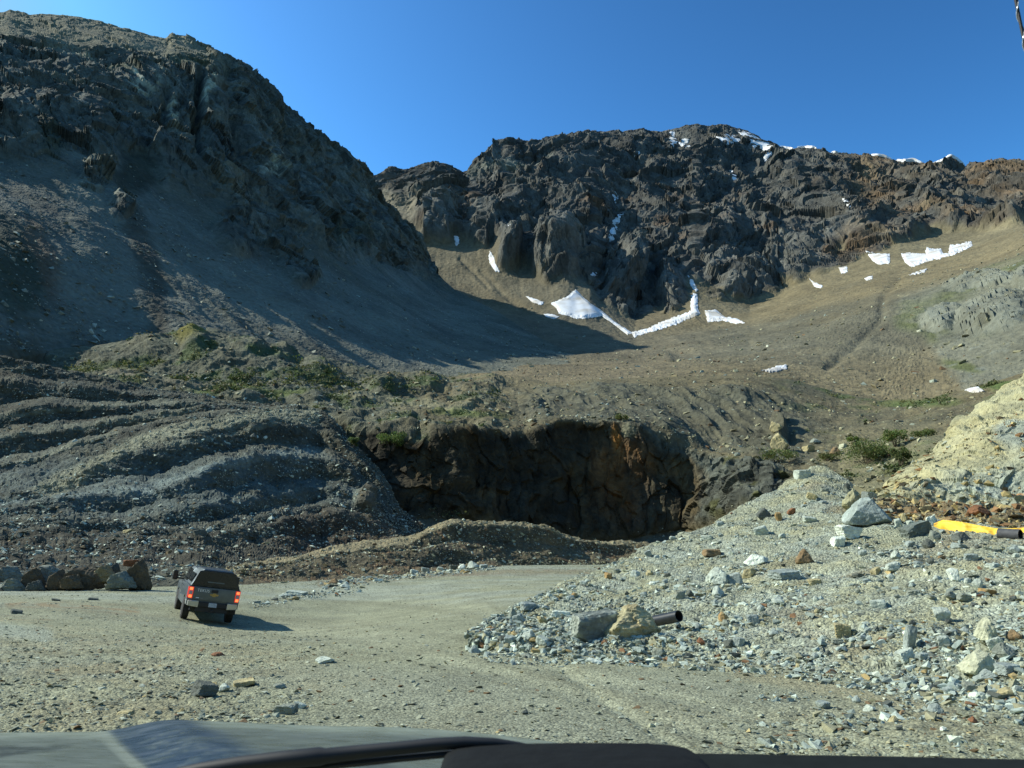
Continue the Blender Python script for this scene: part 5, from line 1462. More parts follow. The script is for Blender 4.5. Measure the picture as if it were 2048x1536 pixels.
def rock_shape(seed, sub, dims, shape='block', rough_=1.0):
    """Convex polytope with crisp breaks, chipped and roughened; returns unit-box vertices scaled to dims."""
    r = np.random.default_rng(seed)
    V, F = ICO[sub]
    pl = []
    if shape in ('block', 'slab'):
        for ax in range(3):
            for sg in (-1, 1):
                n = np.zeros(3); n[ax] = sg
                n += r.normal(size=3) * (0.16 if shape == 'block' else 0.12)
                pl.append((n / np.linalg.norm(n), 1.0))
        for _ in range(6):
            n = r.normal(size=3); n /= np.linalg.norm(n)
            pl.append((n, 1.18 + 0.22 * r.random()))
    elif shape == 'shard':
        for n in [(0, 0, -1), (-.55, .15, .8), (.85, .15, .45), (.12, -.99, .05), (.1, .9, .4), (.55, -.62, .5)]:
            n = np.array(n, float) + r.normal(size=3) * 0.10
            pl.append((n / np.linalg.norm(n), 0.85 + 0.15 * r.random()))
        for n in [(-.9, .1, .3), (.2, .3, .9), (.7, -.7, .1)]:
            n = np.array(n, float) + r.normal(size=3) * 0.2
            pl.append((n / np.linalg.norm(n), 1.0 + 0.2 * r.random()))
    elif shape == 'wedge':
        for n in [(0, 0, -1), (-.75, -.1, .66), (.8, .1, .6), (0, -.85, .5), (.1, .9, .4), (-.3, -.5, .8)]:
            n = np.array(n, float) + r.normal(size=3) * 0.12
            pl.append((n / np.linalg.norm(n), 0.85 + 0.15 * r.random()))
        for _ in range(4):
            n = r.normal(size=3); n /= np.linalg.norm(n)
            pl.append((n, 1.0 + 0.2 * r.random()))
    else:
        for _ in range(13):
            n = r.normal(size=3); n /= np.linalg.norm(n)
            pl.append((n, 0.8 + 0.3 * r.random()))
    t = np.full(len(V), 9.0)
    for n, h in pl:
        d = V @ n
        t = np.minimum(t, np.where(d > 1e-3, h / np.maximum(d, 1e-3), 9))
    t = np.minimum(t, 1.75)
    Q = V * t[:, None]
    Q = Q / np.abs(Q).max(0)
    o = r.random(3) * 50
    Q = Q + V * (rough_ * (0.07 * facet(Q * 2.2 + o) + 0.04 * facet(Q * 5 + o) + 0.035 * fbm(Q * 5 + o, 4)))[:, None]
    return Q * np.array(dims) / 2, F

def rock_colors(V, base, seed, alt=None, vein=0.0):
    r = np.random.default_rng(seed)
    o = r.random(3) * 50
    ext = V.max(0) - V.min(0)
    q = V / ext.max()
    n1, n2 = fbm(q * 3 + o, 4), fbm(q * 11 + o, 3)
    C = np.broadcast_to(np.array(base, float), V.shape) * (1 + 0.22 * n1 + 0.2 * n2)[:, None]
    if alt is not None:
        C = mixc(C, alt, 0.85 * smooth(0.02, 0.30, fbm(q * 2.3 + o + 9, 4)))
    if vein:
        C = mixc(C, (0.6, 0.62, 0.6), vein * smooth(0.04, 0.0, np.abs(fbm(q * 3 + o + 30, 3))))
    return C

COLS = {'blue grey': ((0.295, 0.32, 0.345), None), 'pale grey': ((0.44, 0.46, 0.46), None), 'white': ((0.66, 0.67, 0.67), None), 'dark grey': ((0.115, 0.12, 0.12), None),
        'tan': ((0.42, 0.345, 0.22), (0.32, 0.27, 0.19)), 'rusty orange': ((0.36, 0.225, 0.115), (0.33, 0.26, 0.16)), 'brown': ((0.24, 0.155, 0.095), (0.16, 0.13, 0.1)), 'mid grey': ((0.235, 0.245, 0.24), (0.30, 0.29, 0.25)),
        'red brown': ((0.22, 0.10, 0.06), None), 'pale yellow': ((0.47, 0.45, 0.37), None)}

def place_rock(name, cat, label, s, px, py, w, h, col, shape, seed, group, Y=None, depth=1.0, tilt=0.0, yaw=None, sub=3, sunk=0.18, along=0.35, vein=0.0, alt='', mat=None, rough_=1.0, dark=1.0):
    """px, py: picture position of the rock's middle; w, h: its size in the picture."""
    if Y is None:
        p, n = surf(s, px, py + h * 0.42)
    else:
        p, n = at(px, py + h * 0.42, Y), np.array([0, 0, 1.0])
    k = p[1] / FPX * 1.03
    W_, H_ = w * k, h * k
    D_ = W_ * depth
    r = np.random.default_rng(seed)
    V, F = rock_shape(seed, sub, (W_, D_, H_ * (1 + sunk)), shape, rough_)
    base, alt_ = COLS[col] if isinstance(col, str) else (col, None)
    if alt != '':
        alt_ = alt
    C = rock_colors(V, base, seed, alt_, vein) * dark
    o = mesh_np(name, V, F, mat or M_BOULDER, C)
    q = Vector((0, 0, 1)).lerp(Vector(n), along).normalized().to_track_quat('Z', 'Y')
    yaw = r.uniform(-0.5, 0.5) if yaw is None else yaw
    o.rotation_mode = 'QUATERNION'
    z = Vector((0, 0, 1)).rotation_difference(Vector((0, 0, 1)).lerp(Vector(n), along).normalized())
    o.rotation_quaternion = z @ Matrix.Rotation(tilt, 4, 'Y').to_quaternion() @ Matrix.Rotation(yaw, 4, 'Z').to_quaternion()
    o.location = (p[0], p[1] + D_ * 0.15, p[2] + H_ * (0.5 - sunk * 0.5) * 0.94)
    tag(o, label, cat, group)
    o["kind"] = "thing"
    return o

G_ROW = "boulders in the row at the edge of the yard"
row = [
    # px, py, w, h, colour, shape, Y, yaw, label
    (12, 1151, 48, 32, 'mid grey', 'wedge', 47.8, 0.6, "grey pointed boulder cut by the left picture edge, behind the low pale one"),
    (20, 1174, 50, 30, 'mid grey', 'block', 45.8, 0.35, "low grey brown boulder lying in front at the left end of the boulder row"),
    (62, 1159, 44, 42, 'brown', 'block', 46.6, 0.3, "squarish brown boulder third from the left end of the row"),
    (70, 1173, 32, 22, 'dark grey', 'block', 45.8, 0.1, "small dark block leaning on the squarish brown boulder of the row"),
    (98, 1151, 44, 34, 'mid grey', 'wedge', 47.6, 0.5, "grey boulder with a sloping lit top behind the middle of the row"),
    (112, 1164, 36, 42, 'brown', 'wedge', 46.4, 0.5, "dark wedge boulder with a pale slanting edge in the row"),
    (142, 1166, 34, 32, 'brown', 'wedge', 45.9, 0.4, "small brown wedge in front of the largest sloping boulder of the row"),
    (165, 1159, 66, 46, 'brown', 'wedge', 46.8, 0.5, "largest sloping brown boulder at the centre of the row"),
    (207, 1151, 40, 40, 'tan', 'wedge', 47.2, 0.6, "tan sunlit boulder between the sloping brown one and the tall stack"),
    (229, 1140, 20, 24, 'dark grey', 'block', 48.0, 0.3, "small dark block sitting high behind the tan boulder of the row"),
    (238, 1164, 50, 38, 'mid grey', 'block', 46.2, 0.45, "pale topped block in front of the tall dark boulder at the row's end"),
    (272, 1153, 44, 62, 'brown', 'chunk', 47.0, 0.4, "tall dark boulder at the right end of the row"),
    (262, 1127, 28, 14, 'red brown', 'slab', 47.4, 0.2, "flat rusty slab capping the tall dark boulder of the row"),
]
for i, (px, py, w, h, c, sh, Y, yaw, lab) in enumerate(row):
    place_rock("boulder", "boulder", lab, None, px, py, w * 1.12, h * 0.9, {'brown': (0.15, 0.112, 0.082), 'tan': (0.33, 0.26, 0.17)}.get(c, c), "slab" if sh == "slab" else "shard", 500 + i, G_ROW, Y=Y, yaw=0.12 * (i % 3), sub=4, depth=0.8, sunk=0.12, rough_=1.4, dark=0.8)

G_BIG = "large boulders on the rubble heap"
place_rock("boulder", "boulder", "grey block with pale top and dark veined face at the foot of the rubble heap", None, 1186, 1257, 100, 54, (0.165, 0.175, 0.185), 'block', 601, G_BIG, Y=17.75, yaw=0.30, depth=0.55, sub=5, vein=0.8, sunk=0.15, alt=(0.34, 0.35, 0.345))
place_rock("boulder", "boulder", "big tan boulder with a shadowed hollow beside the black pipe", None, 1268, 1250, 118, 62, (0.42, 0.36, 0.25), 'wedge', 608, G_BIG, Y=17.7, yaw=0.35, depth=0.75, sub=5, sunk=0.15, alt=(0.33, 0.26, 0.17), rough_=1.3)
place_rock("boulder", "boulder", "large smooth blue grey boulder high on the rubble heap", pile, 1740, 1026, 92, 56, (0.33, 0.36, 0.385), 'wedge', 622, G_BIG, yaw=-0.2, depth=0.7, sub=5, sunk=0.1, alt=(0.26, 0.28, 0.30), rough_=0.6)
place_rock("boulder", "boulder", "upright tan and dark boulder behind the large smooth blue grey one", pile, 1712, 1004, 46, 46, (0.40, 0.36, 0.25), 'wedge', 631, G_BIG, yaw=0.7, depth=0.8, sub=4, sunk=0.15)
place_rock("boulder", "boulder", "grey block peeping out above the large smooth blue grey boulder", pile, 1740, 989, 28, 22, (0.25, 0.265, 0.28), 'block', 642, G_BIG, yaw=0.5, depth=0.8, sub=4)
place_rock("boulder", "boulder", "dark slate slab propped below the yellow sheeting", pile, 1834, 1062, 62, 28, (0.15, 0.165, 0.17), 'slab', 653, G_BIG, yaw=0.3, depth=0.7, sub=4, tilt=-0.35)
place_rock("boulder", "boulder", "bright white boulder below the large smooth blue grey one", pile, 1700, 1064, 48, 26, 'white', 'block', 664, G_BIG, yaw=0.3, depth=0.8, sub=4)

G_ROCK = "loose rocks on the rubble heap and yard"
named = [
    (pile, 1678, 1085, 28, 22, 'white', 'block'), (pile, 1719, 1046, 20, 13, 'brown', 'block'), (pile, 1427, 1106, 38, 13, 'brown', 'slab'), (pile, 1527, 1028, 26, 17, 'dark grey', 'block'),
    (pile, 1560, 1034, 17, 17, 'rusty orange', 'chunk'), (pile, 1583, 1024, 20, 12, 'red brown', 'chunk'), (pile, 1608, 948, 34, 20, 'pale grey', 'slab'), (pile, 1626, 993, 22, 11, 'tan', 'slab'),
    (pile, 1650, 981, 18, 10, 'mid grey', 'slab'), (pile, 1525, 1062, 27, 16, 'pale grey', 'block'), (pile, 1437, 1154, 52, 32, 'pale grey', 'wedge'), (pile, 1470, 1161, 30, 26, 'blue grey', 'block'),
    (pile, 1499, 1147, 28, 17, 'tan', 'block'), (pile, 1572, 1150, 58, 18, 'blue grey', 'slab'), (pile, 1610, 1113, 36, 28, 'brown', 'wedge'), (pile, 1512, 1119, 50, 20, 'white', 'wedge'),
    (pile, 1757, 1209, 30, 15, 'pale grey', 'slab'), (pile, 1716, 1153, 18, 10, 'dark grey', 'slab'), (pile, 1785, 1136, 26, 15, 'pale grey', 'block'), (pile, 1688, 1263, 34, 26, 'tan', 'block'),
    (pile, 1824, 1279, 24, 44, 'blue grey', 'slab'), (pile, 1888, 1231, 34, 26, 'pale grey', 'block'), (pile, 1911, 1152, 28, 26, 'white', 'chunk'), (pile, 1944, 1115, 26, 14, 'blue grey', 'slab'),
    (pile, 1958, 1170, 22, 20, 'pale grey', 'chunk'), (pile, 1977, 1183, 26, 12, 'rusty orange', 'slab'), (pile, 1980, 1265, 46, 46, 'pale yellow', 'wedge'), (pile, 1995, 1285, 34, 22, 'pale grey', 'block'),
    (pile, 1965, 1330, 74, 42, 'pale yellow', 'wedge'), (pile, 2020, 1338, 44, 18, 'blue grey', 'slab'), (pile, 1975, 1353, 44, 20, 'blue grey', 'wedge'), (pile, 1811, 1314, 34, 20, 'pale grey', 'block'),
    (pile, 1890, 1363, 28, 16, 'pale yellow', 'chunk'), (pile, 1481, 1286, 24, 14, 'blue grey', 'block'), (pile, 1461, 1288, 22, 16, 'dark grey', 'block'), (pile, 1402, 1283, 16, 11, 'red brown', 'chunk'),
    (pile, 1122, 1231, 38, 16, 'white', 'slab'), (pile, 1086, 1242, 24, 18, 'tan', 'chunk'), (pile, 1037, 1240, 24, 16, 'blue grey', 'block'), (pile, 976, 1257, 16, 9, 'rusty orange', 'chunk'),
    (pile, 1026, 1228, 18, 22, 'mid grey', 'wedge'), (pile, 1056, 1213, 30, 17, 'blue grey', 'block'), (pile, 1217, 1152, 18, 12, 'rusty orange', 'slab'), (pile, 1020, 1280, 20, 12, 'blue grey', 'block'),
    (pile, 1085, 1281, 26, 12, 'pale grey', 'slab'), (pile, 2010, 1305, 40, 28, 'mid grey', 'wedge'), (pile, 2030, 1270, 30, 20, 'brown', 'wedge'), (pile, 1930, 1195, 24, 14, 'mid grey', 'slab'),
    (bank, 1895, 1043, 26, 13, 'rusty orange', 'slab'), (bank, 1808, 1035, 16, 17, 'tan', 'wedge'), (bank, 1852, 1018, 26, 14, 'tan', 'block'), (bank, 1960, 1020, 40, 20, 'red brown', 'wedge'), (pile, 1798, 1047, 13, 17, 'pale grey', 'block'),
    (pile, 1925, 1072, 34, 16, 'dark grey', 'wedge'), (pile, 1975, 1075, 24, 12, 'mid grey', 'slab'), (pile, 1870, 1070, 22, 20, 'mid grey', 'wedge'),
    (yard, 1649, 1411, 30, 14, 'blue grey', 'block'), (yard, 1716, 1400, 16, 13, 'blue grey', 'wedge'), (yard, 1738, 1417, 27, 12, 'pale grey', 'wedge'), (yard, 1874, 1419, 29, 17, 'blue grey', 'wedge'),
    (yard, 1777, 1409, 22, 9, 'dark grey', 'slab'), (yard, 1788, 1438, 21, 10, 'tan', 'wedge'), (yard, 1949, 1442, 17, 11, 'red brown', 'wedge'), (yard, 1888, 1459, 13, 9, 'white', 'chunk'), (yard, 1801, 1457, 14, 8, 'dark grey', 'slab'),
    (yard, 408, 1381, 46, 22, 'dark grey', 'block'), (yard, 446, 1378, 26, 13, 'pale grey', 'wedge'), (yard, 485, 1367, 40, 8, 'tan', 'slab'), (yard, 644, 1320, 40, 11, 'pale grey', 'wedge'), (yard, 436, 1309, 26, 7, 'red brown', 'wedge'),
    (yard, 248, 1426, 30, 7, 'tan', 'slab'), (yard, 574, 1421, 44, 16, 'mid grey', 'slab'), (yard, 1050, 1424, 16, 9, 'dark grey', 'chunk'), (yard, 600, 1412, 24, 9, 'pale grey', 'slab'), (yard, 32, 1224, 22, 7, 'dark grey', 'slab'),
    (yard, 1304, 1451, 14, 7, 'pale yellow', 'chunk'), (yard, 1190, 1324, 30, 7, 'white', 'slab'), (yard, 110, 1200, 16, 4, 'dark grey', 'slab'), (yard, 186, 1198, 20, 4, 'dark grey', 'slab'), (yard, 558, 1372, 26, 9, 'mid grey', 'wedge'),
    (berm, 945, 1131, 26, 15, 'pale grey', 'wedge'), (berm, 925, 1134, 16, 10, 'white', 'wedge'), (berm, 905, 1136, 18, 11, 'dark grey', 'block'), (berm, 880, 1138, 16, 10, 'pale grey', 'block'), (berm, 968, 1135, 16, 9, 'blue grey', 'block'), (berm, 850, 1140, 18, 9, 'blue grey', 'block'), (berm, 828, 1143, 16, 8, 'pale grey', 'slab'),
    (yard, 590, 1186, 38, 7, 'pale grey', 'slab'), (yard, 570, 1190, 26, 7, 'pale grey', 'wedge'), (yard, 668, 1163, 20, 10, 'brown', 'wedge'), (yard, 690, 1172, 24, 8, 'pale grey', 'wedge'),
    (bench, 1552, 853, 26, 20, 'tan', 'wedge'), (bench, 1562, 884, 34, 34, 'tan', 'wedge'), (bench, 1631, 882, 20, 10, 'mid grey', 'wedge'), (bench, 1620, 898, 22, 14, 'tan', 'block'), (bench, 1672, 903, 22, 17, 'brown', 'wedge'), (bench, 1687, 893, 15, 11, 'pale yellow', 'block'),
    (hill, 150, 883, 15, 10, 'pale grey', 'wedge'), (hill, 530, 876, 10, 8, 'white', 'chunk'), (hill, 256, 1062, 20, 6, 'tan', 'slab'), (hill, 284, 1087, 17, 10, 'pale grey', 'wedge'), (hill, 398, 1066, 26, 14, 'dark grey', 'block'), (hill, 418, 1060, 15, 11, 'pale grey', 'wedge'), (hill, 542, 1037, 16, 10, 'pale grey', 'wedge'), (hill, 505, 872, 16, 11, 'dark grey', 'wedge'),
]
rk = np.random.default_rng(77)
TAGS = []
def add_rock(s, px, py, w, h, c, sh, seed, sub):
    o = place_rock("rock", "rock", None, s, px, py, w, h, c, sh, seed, G_ROCK, depth=rk.uniform(0.7, 1.0), sub=sub, tilt=rk.uniform(-0.25, 0.25) if sh != 'slab' else rk.uniform(-0.15, 0.35), sunk=0.2, mat=M_STONE if w < 24 else M_BOULDER)
    TAGS.append([o, s, px, py, w, h, c if isinstance(c, str) else 'grey', sh])
for i, (s, px, py, w, h, c, sh) in enumerate(named):
    add_rock(s, px, py, w, h, c, sh, 1000 + i, 4 if w > 30 else 3)
cnames = ['blue grey', 'pale grey', 'mid grey', 'white', 'tan', 'rusty orange', 'dark grey', 'brown', 'pale yellow']
cprob = np.array([0.28, 0.26, 0.20, 0.05, 0.07, 0.02, 0.07, 0.03, 0.02]); cprob /= cprob.sum()
wpr = wp * (pile.V >= 0) * (pile.PX > 930) * (pile.PX < 2046) * (0.5 + smooth(1500, 1000, pile.PX) + 1.0 * smooth(1650, 1950, pile.PX))
wpr = (wpr / wpr.sum()).ravel()
done = [(t[2], t[3], t[4]) for t in TAGS] + [(1186, 1259, 110), (1268, 1250, 130), (1345, 1234, 40), (1740, 1026, 90), (1960, 1062, 60)]
k = 0
while k < 170:
    idx = rk.choice(len(wpr), p=wpr)
    px, py = project(pile.P.reshape(-1, 3)[idx])
    w = 10.5 * (1 - rk.random()) ** (-1 / 2.6)
    w = min(w, 26)
    if any(abs(px - a) < (w + b) * 0.5 and abs(py - c_) < (w + b) * 0.35 for a, c_, b in done):
        continue
    done.append((px, py, w))
    sh = rk.choice(['block', 'wedge', 'chunk', 'slab'])
    add_rock(pile, px, py, w, w * (0.42 if sh == 'slab' else rk.uniform(0.55, 0.8)), str(rk.choice(cnames, p=cprob)), str(sh), 2000 + k, 2 if w < 18 else 3)
    k += 1

# every rock gets a label of its own: look, then the landmark it lies beside
LAND = [("the grey block with the pale top", 1186, 1259, 46, 26), ("the big tan boulder", 1268, 1250, 60, 32), ("the black pipe", 1347, 1234, 20, 10), ("the large smooth blue grey boulder", 1740, 1026, 46, 30), ("the yellow sheeting", 1960, 1062, 90, 14),
        ("the bright white boulder", 1700, 1064, 24, 14), ("the dark slate slab", 1834, 1062, 30, 14), ("the peak of the heap", 1638, 945, 16, 10), ("the left tip of the heap", 935, 1275, 20, 14), ("the big pale wedge", 1965, 1330, 37, 20),
        ("the orange tan block", 1688, 1263, 17, 13), ("the brown flat slab", 1427, 1106, 19, 7), ("the pale wedge cluster", 1455, 1156, 36, 16), ("the leaning blue grey post of rock", 1824, 1279, 12, 22), ("the pickup truck", 420, 1190, 60, 50), ("the big dark block on the yard", 408, 1381, 23, 11),
        ("the small brown wedge", 1610, 1113, 18, 14), ("the white long stone", 1122, 1231, 19, 8), ("the pale blue grey cube", 1888, 1231, 17, 13), ("the spoil berm", 900, 1090, 80, 40), ("the green shrubs", 1740, 905, 60, 30), ("the boulder row", 140, 1160, 150, 30), ("the dark bonnet", 500, 1450, 400, 10)]
def describe(px, py):
    best = min(LAND, key=lambda L: math.hypot(max(abs(px - L[1]) - L[3], 0), max(abs(py - L[2]) - L[4], 0) * 1.3) + 0.02 * math.hypot(px - L[1], py - L[2]))
    n, lx, ly, lw, lh = best
    dx, dy = px - lx, py - ly
    if abs(dx) / (lw + 1) > abs(dy) / (lh + 1) * 1.2:
        d = "right of" if dx > 0 else "left of"
    else:
        d = "above" if dy < 0 else "below"
    far_ = math.hypot(max(abs(dx) - lw, 0), max(abs(dy) - lh, 0)) > 55
    return ("well " if far_ else "just ") + d + " " + n
SHN = {'block': 'block', 'wedge': 'wedge shaped rock', 'chunk': 'lump', 'slab': 'flat slab'}
groups = {}
for t in TAGS:
    o, s, px, py, w, h, c, sh = t
    size = 'large' if w > 38 else ('small' if w < 17 else '')
    if s in (hill, bench, berm, bank, yard):
        where = {id(hill): "on the terraced hill", id(bench): "on the brown slope above the pit", id(berm): "along the foot of the berm", id(bank): "under the pale cut bank", id(yard): "on the yard"}[id(s)]
        where = where + " " + describe(px, py) if s is yard else where
    else:
        where = describe(px, py)
    lab = " ".join((size + " " + c + " " + SHN[sh] + " " + where).split())
    groups.setdefault(lab, []).append(t)
ORD = ["", "second ", "third ", "fourth ", "fifth ", "sixth ", "seventh ", "eighth ", "ninth "]
for lab, ts in groups.items():
    if len(ts) == 1:
        ts[0][0]["label"] = lab
        continue
    ts.sort(key=lambda t: t[2])
    for i, t in enumerate(ts):
        first = "leftmost " if i == 0 else (ORD[i] + "from left, ")
        t[0]["label"] = first + lab

for t in TAGS:
    l = t[0]["label"]
    for a, b in ((" from left,", ""), ("wedge shaped rock", "wedge"), ("just ", ""), ("well ", ""), ("the large smooth", "the smooth"), ("the leaning blue grey post", "the leaning post")):
        if len(l.split()) > 16:
            l = l.replace(a, b)
    t[0]["label"] = l
# ================================================================== PIPES AND SHEETING
M_PIPE = plain("black_pipe_plastic", (0.022, 0.024, 0.025), rough=0.35, noise=0.25, nscale=8)
M_PIPEIN = plain("pipe_inside", (0.012, 0.012, 0.012), rough=0.8)
def pipe(p0, p1, rad, label, mat):
    p0, p1 = Vector(p0), Vector(p1)
    t = (p1 - p0).normalized()
    a = t.cross(Vector((0, 0, 1))).normalized()
    b = t.cross(a)
    n = 28
    def ring(c, r):
        return [c + (a * math.cos(2 * math.pi * k / n) + b * math.sin(2 * math.pi * k / n)) * r for k in range(n)]
    root = empty("pipe", p0)
    o = MB().quad_ring([[q - p0 for q in r] for r in (ring(p0, rad), ring(p1, rad), ring(p1, rad * 0.88))], cap=False).build("pipe_wall", mat, root, smooth_shade=True)
    i = MB().quad_ring([[q - p0 for q in r] for r in (ring(p1, rad * 0.88), ring(p0 + t * 0.05, rad * 0.86))], cap=False)
    i.f.append(tuple(range(n, 2 * n)))
    i.build("pipe_lining", M_PIPEIN, root, smooth_shade=True)
    tag(root, label, "pipe")
pipe(at(1310, 1242, 19.3), at(1358, 1232, 18.7), 0.125, "black pipe sticking out of the rubble beside the big tan boulder", M_PIPE)
pipe(at(1998, 1068, 25.9), at(2041, 1070, 25.4), 0.17, "short dark grey pipe end lying in front of the yellow sheeting", plain("grey_pipe_plastic", (0.06, 0.063, 0.066), rough=0.7, noise=0.3, nscale=9))

M_YEL, nt, bs = new_mat("yellow_sheet")
bs.inputs["Roughness"].default_value = 0.6
tc = nt.nodes.new("ShaderNodeTexCoord"); nz = nt.nodes.new("ShaderNodeTexNoise"); nz.inputs["Scale"].default_value = 2.2; nz.inputs["Detail"].default_value = 6
cr = nt.nodes.new("ShaderNodeValToRGB")
cr.color_ramp.elements[0].position = 0.36; cr.color_ramp.elements[0].color = (0.36, 0.17, 0.02, 1)
cr.color_ramp.elements[1].position = 0.47; cr.color_ramp.elements[1].color = (0.80, 0.52, 0.035, 1)
nt.links.new(tc.outputs["Object"], nz.inputs["Vector"]); nt.links.new(nz.outputs["Fac"], cr.inputs[0]); nt.links.new(cr.outputs[0], bs.inputs["Base Color"])
topl = np.array([(1868, 1047), (1885, 1040), (1900, 1041), (1925, 1044), (1960, 1051), (1995, 1057), (2020, 1057), (2048, 1055), (2100, 1056), (2200, 1056)], float)
botl = np.array([(1868, 1053), (1885, 1060), (1900, 1072), (1925, 1080), (1960, 1082), (1995, 1084), (2020, 1086), (2048, 1086), (2100, 1088), (2200, 1090)], float)
sx = np.linspace(1868, 2200, 130)
tv = np.linspace(0, 1, 16)
PXs = np.broadcast_to(sx, (16, 130))
PYs = np.interp(sx, topl[:, 0], topl[:, 1])[None] * (1 - tv)[:, None] + np.interp(sx, botl[:, 0], botl[:, 1])[None] * tv[:, None]
Yb = np.interp(sx, [1868, 1925, 2048, 2200], [29.1, 27.8, 26.1, 24.1])[None] - 0.45 * tv[:, None] ** 1.5
fold = fbm(np.stack([PXs / 26.0, PYs / 16.0, 0 * PXs], -1), 4)
Pf = at(PXs, PYs, Yb + 0.16 * fold)
Pb = Pf + np.array([0, 0.025, 0.004])
nvv, nxx = PXs.shape
F1 = grid_faces(nvv, nxx)
V2 = np.concatenate([Pf.reshape(-1, 3), Pb.reshape(-1, 3)])
F2 = F1[:, ::-1] + nvv * nxx
rim_idx = np.concatenate([np.arange(nxx), np.arange(1, nvv) * nxx + nxx - 1, (nvv - 1) * nxx + np.arange(nxx - 2, -1, -1), np.arange(nvv - 2, 0, -1) * nxx])
F3 = np.stack([rim_idx, np.roll(rim_idx, -1), np.roll(rim_idx, -1) + nvv * nxx, rim_idx + nvv * nxx], -1)
org = Pf.reshape(-1, 3).mean(0)
o = mesh_np("plastic_sheet", V2 - org, np.concatenate([F1, F2, F3]), M_YEL, smooth_shade=True)
o.location = org
tag(o, "crumpled yellow plastic sheeting half buried in rubble under the pale cut bank", "sheeting")

# ================================================================== SHRUBS AND LOW GREENERY
def leaf_mat(name, col):
    m, nt, bs = new_mat(name)
    att = nt.nodes.new("ShaderNodeAttribute"); att.attribute_name = "Col"
    nt.links.new(att.outputs["Color"], bs.inputs["Base Color"])
    bs.inputs["Roughness"].default_value = 0.6
    bs.inputs["Specular IOR Level"].default_value = 0.25
    tr = nt.nodes.new("ShaderNodeBsdfTranslucent")
    nt.links.new(att.outputs["Color"], tr.inputs[0])
    mx = nt.nodes.new("ShaderNodeMixShader"); mx.inputs[0].default_value = 0.3
    out = nt.nodes["Material Output"]
    nt.links.new(bs.outputs[0], mx.inputs[1]); nt.links.new(tr.outputs[0], mx.inputs[2]); nt.links.new(mx.outputs[0], out.inputs[0])
    return m
M_LEAF = leaf_mat("leaf", None)
M_STEM = plain("shrub_stem", (0.10, 0.075, 0.05), rough=0.9, noise=0.2)
def leaves(centres, size, r, cols):
    n = len(centres)
    a = r.normal(size=(n, 3)); a /= np.linalg.norm(a, axis=1)[:, None]
    b = r.normal(size=(n, 3)); b -= a * (a * b).sum(1)[:, None]; b /= np.linalg.norm(b, axis=1)[:, None]
    L = size[:, None] * a
    Wd = size[:, None] * b * 0.42
    V = np.stack([centres - L * 0.5, centres + Wd, centres + L * 0.5, centres - Wd], 1).reshape(-1, 3)
    F = np.arange(4 * n).reshape(n, 4)
    return V, F, np.repeat(cols, 4, 0)
G_SH = "green shrubs growing around the pit"
def shrub(s, px, py, w, h, label, seed, col=(0.060, 0.105, 0.030), dens=1.0):
    r = np.random.default_rng(seed)
    p, n = surf(s, px, py + h * 0.45)
    k = p[1] / FPX * 1.03
    W_, H_ = w * k * 1.12, h * k * 1.4
    root = empty("shrub", p)
    lobes = []
    m = int(7 + 6 * dens)
    for i in range(m):
        ang, rad = r.random() * 6.283, math.sqrt(r.random()) * 0.42
        lobes.append((math.cos(ang) * rad * W_, math.sin(ang) * rad * W_ * 0.7, (0.25 + 0.5 * r.random() * (1 - rad)) * H_, (0.12 + 0.14 * r.random()) * W_))
    nl = int(2300 * dens)
    li = r.integers(0, m, nl)
    d = r.normal(size=(nl, 3)); d /= np.linalg.norm(d, axis=1)[:, None]
    d *= (0.35 + 0.65 * r.random(nl) ** 0.5)[:, None]
    L = np.array(lobes)[li]
    c = L[:, :3] + d * L[:, 3:4] * np.array([1, 1, 0.8])
    c[:, 2] = np.maximum(c[:, 2], 0.03 * H_)
    tone = (0.75 + 0.5 * r.random(m))[li]
    cols = 1.7 * np.array(col)[None] * (tone * (0.8 + 0.4 * r.random(nl)))[:, None]
    cols *= np.array([1.15, 0.92, 1.1])
    cols[:, 0] *= 1 + 0.7 * r.random(nl) * (r.random(nl) > 0.6)
    V, F, C = leaves(c, np.maximum(0.10, 1.3 * k) * (0.8 + 0.7 * r.random(nl)) * 1.5, r, cols)
    mesh_np("foliage", V, F, M_LEAF, C, parent=root)
    st = MB()
    for x, y, z, rr in lobes:
        st.tube([(x * 0.15, y * 0.15, -0.15), (x * 0.5, y * 0.5, z * 0.55), (x, y, z)], [0.03, 0.022, 0.01], 5)
    st.build("stem", M_STEM, root)
    tag(root, label, "shrub", G_SH)
shrub(bench, 1735, 908, 80, 46, "largest dark green shrub hanging over the hollow beside the pale cut bank", 1, dens=1.7)
shrub(bench, 1792, 878, 44, 34, "rounded green shrub just above and right of the largest shrub", 2, (0.07, 0.125, 0.035))
shrub(bench, 1803, 915, 34, 44, "tall narrow green shrub beside the edge of the pale cut bank", 3, (0.055, 0.09, 0.03))
shrub(bench, 1708, 882, 20, 16, "small bright green shrub among stones left of the rounded shrub", 4, (0.075, 0.14, 0.035), 0.4)
shrub(bench, 1562, 913, 62, 20, "low spreading green shrub on the rim above the shaded rock face", 5, (0.06, 0.10, 0.03), 0.8)
shrub(bench, 1846, 868, 40, 14, "low green shrub on the slope right of the rounded shrub", 6, (0.07, 0.115, 0.035), 0.6)
shrub(bench, 1655, 915, 44, 12, "thin patchy shrub left of the largest shrub", 7, (0.07, 0.105, 0.035), 0.5)
shrub(bench, 783, 884, 58, 36, "bright green shrub at the left rim of the shaded quarry wall", 8, (0.06, 0.115, 0.03))
shrub(hill, 704, 888, 22, 28, "small shrub on the flank of the terraced hill beside the quarry wall", 9, (0.055, 0.10, 0.03), 0.5)
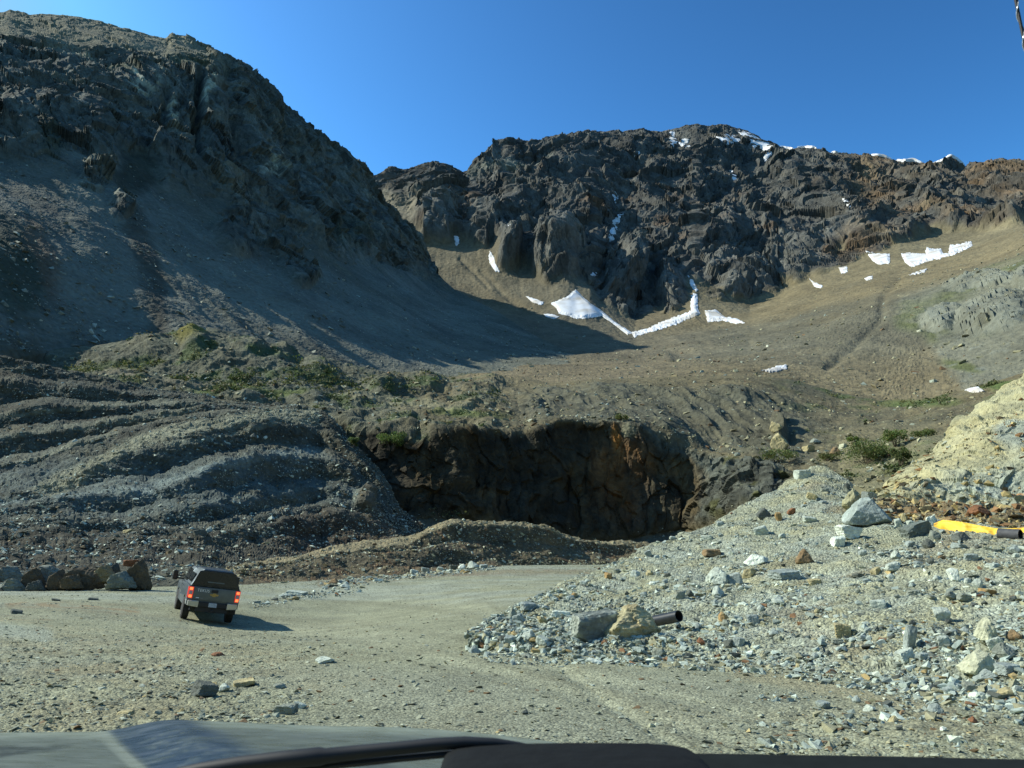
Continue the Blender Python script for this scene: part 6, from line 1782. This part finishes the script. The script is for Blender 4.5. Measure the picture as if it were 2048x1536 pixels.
shrub(bench, 1245, 826 + 10, 26, 10, "tiny shrub on the moraine edge above the quarry wall", 10, (0.065, 0.10, 0.03), 0.3)

def greenery(s, weight, n, seed, size, cols, label):
    r = np.random.default_rng(seed)
    nv, nx = s.P.shape[:2]
    w = np.where((s.V >= 0) & (s.PX > -50) & (s.PX < 2100), weight, 0)
    w[-1] = 0
    idx = r.choice(nv * nx, n, p=(w / w.sum()).ravel())
    P = s.P.reshape(-1, 3)[idx]
    per = 16
    sz = size * (0.5 + r.random(n) ** 2 * 1.5)
    c = np.repeat(P, per, 0) + r.normal(size=(n * per, 3)) * np.repeat(sz, per)[:, None] * np.array([0.5, 0.5, 0.22]) + np.array([0, 0, 1.0]) * np.repeat(sz, per)[:, None] * 0.2
    pc = np.array(cols)
    col = 1.5 * np.repeat(pc[r.integers(0, len(pc), n)] * (0.7 + 0.6 * r.random((n, 1))), per, 0) * (0.8 + 0.4 * r.random((n * per, 1)))
    V, F, C = leaves(c, np.repeat(sz, per) * 0.42, r, col)
    o = mesh_np("ground_cover", V, F, M_LEAF, C)
    o["kind"] = "stuff"
    o["label"] = label
vw = bench_veg + 0.6 * smooth(1.2, 0.6, ell(bench.PX, bench.PY, 1840, 808, 90, 10)) + 0.8 * smooth(1.2, 0.6, ell(bench.PX, bench.PY, 1990, 775, 80, 10)) + 0.5 * smooth(1.2, .5, ell(bench.PX, bench.PY, 700, 770, 300, 26)) * (bench.PX < 1000)
vw = vw * (0.15 + smooth(-0.05, 0.3, fbm(bench.P0 / 5.0 + 77, 4)))
greenery(bench, vw, 2600, 21, 0.65, [(0.045, 0.062, 0.026), (0.06, 0.08, 0.03), (0.085, 0.09, 0.038), (0.12, 0.115, 0.05), (0.10, 0.09, 0.05)], "low green ground cover on the benches above the pit")

# ================================================================== UNSEEN HILLS BEHIND THE CAMERA, ADDED TO BLOCK LOW SKY LIGHT
az = np.radians(np.linspace(78, 285, 150))
rr = np.linspace(0, 1, 60)
AZ, RR = np.meshgrid(az, rr)
dist = 160 + 620 * RR
Pb = np.stack([np.sin(AZ) * dist, np.cos(AZ) * dist, -4 + 0 * dist], -1)
fade = smooth(math.radians(78), math.radians(105), AZ) * smooth(math.radians(285), math.radians(262), AZ)
Pb[..., 2] += (330 * RR ** 1.15 * (0.8 + 0.45 * fbm(Pb / 220.0, 4)) + 12 * fbm(Pb / 40.0, 4) * RR) * fade
C = np.broadcast_to(np.array([0.12, 0.115, 0.085]), Pb.shape) * (1 + 0.3 * fbm(Pb / 30.0, 4))[..., None]
o = mesh_np("added_hills", Pb.reshape(-1, 3), grid_faces(*AZ.shape), M_FAR, C.reshape(-1, 3))
o["kind"] = "structure"
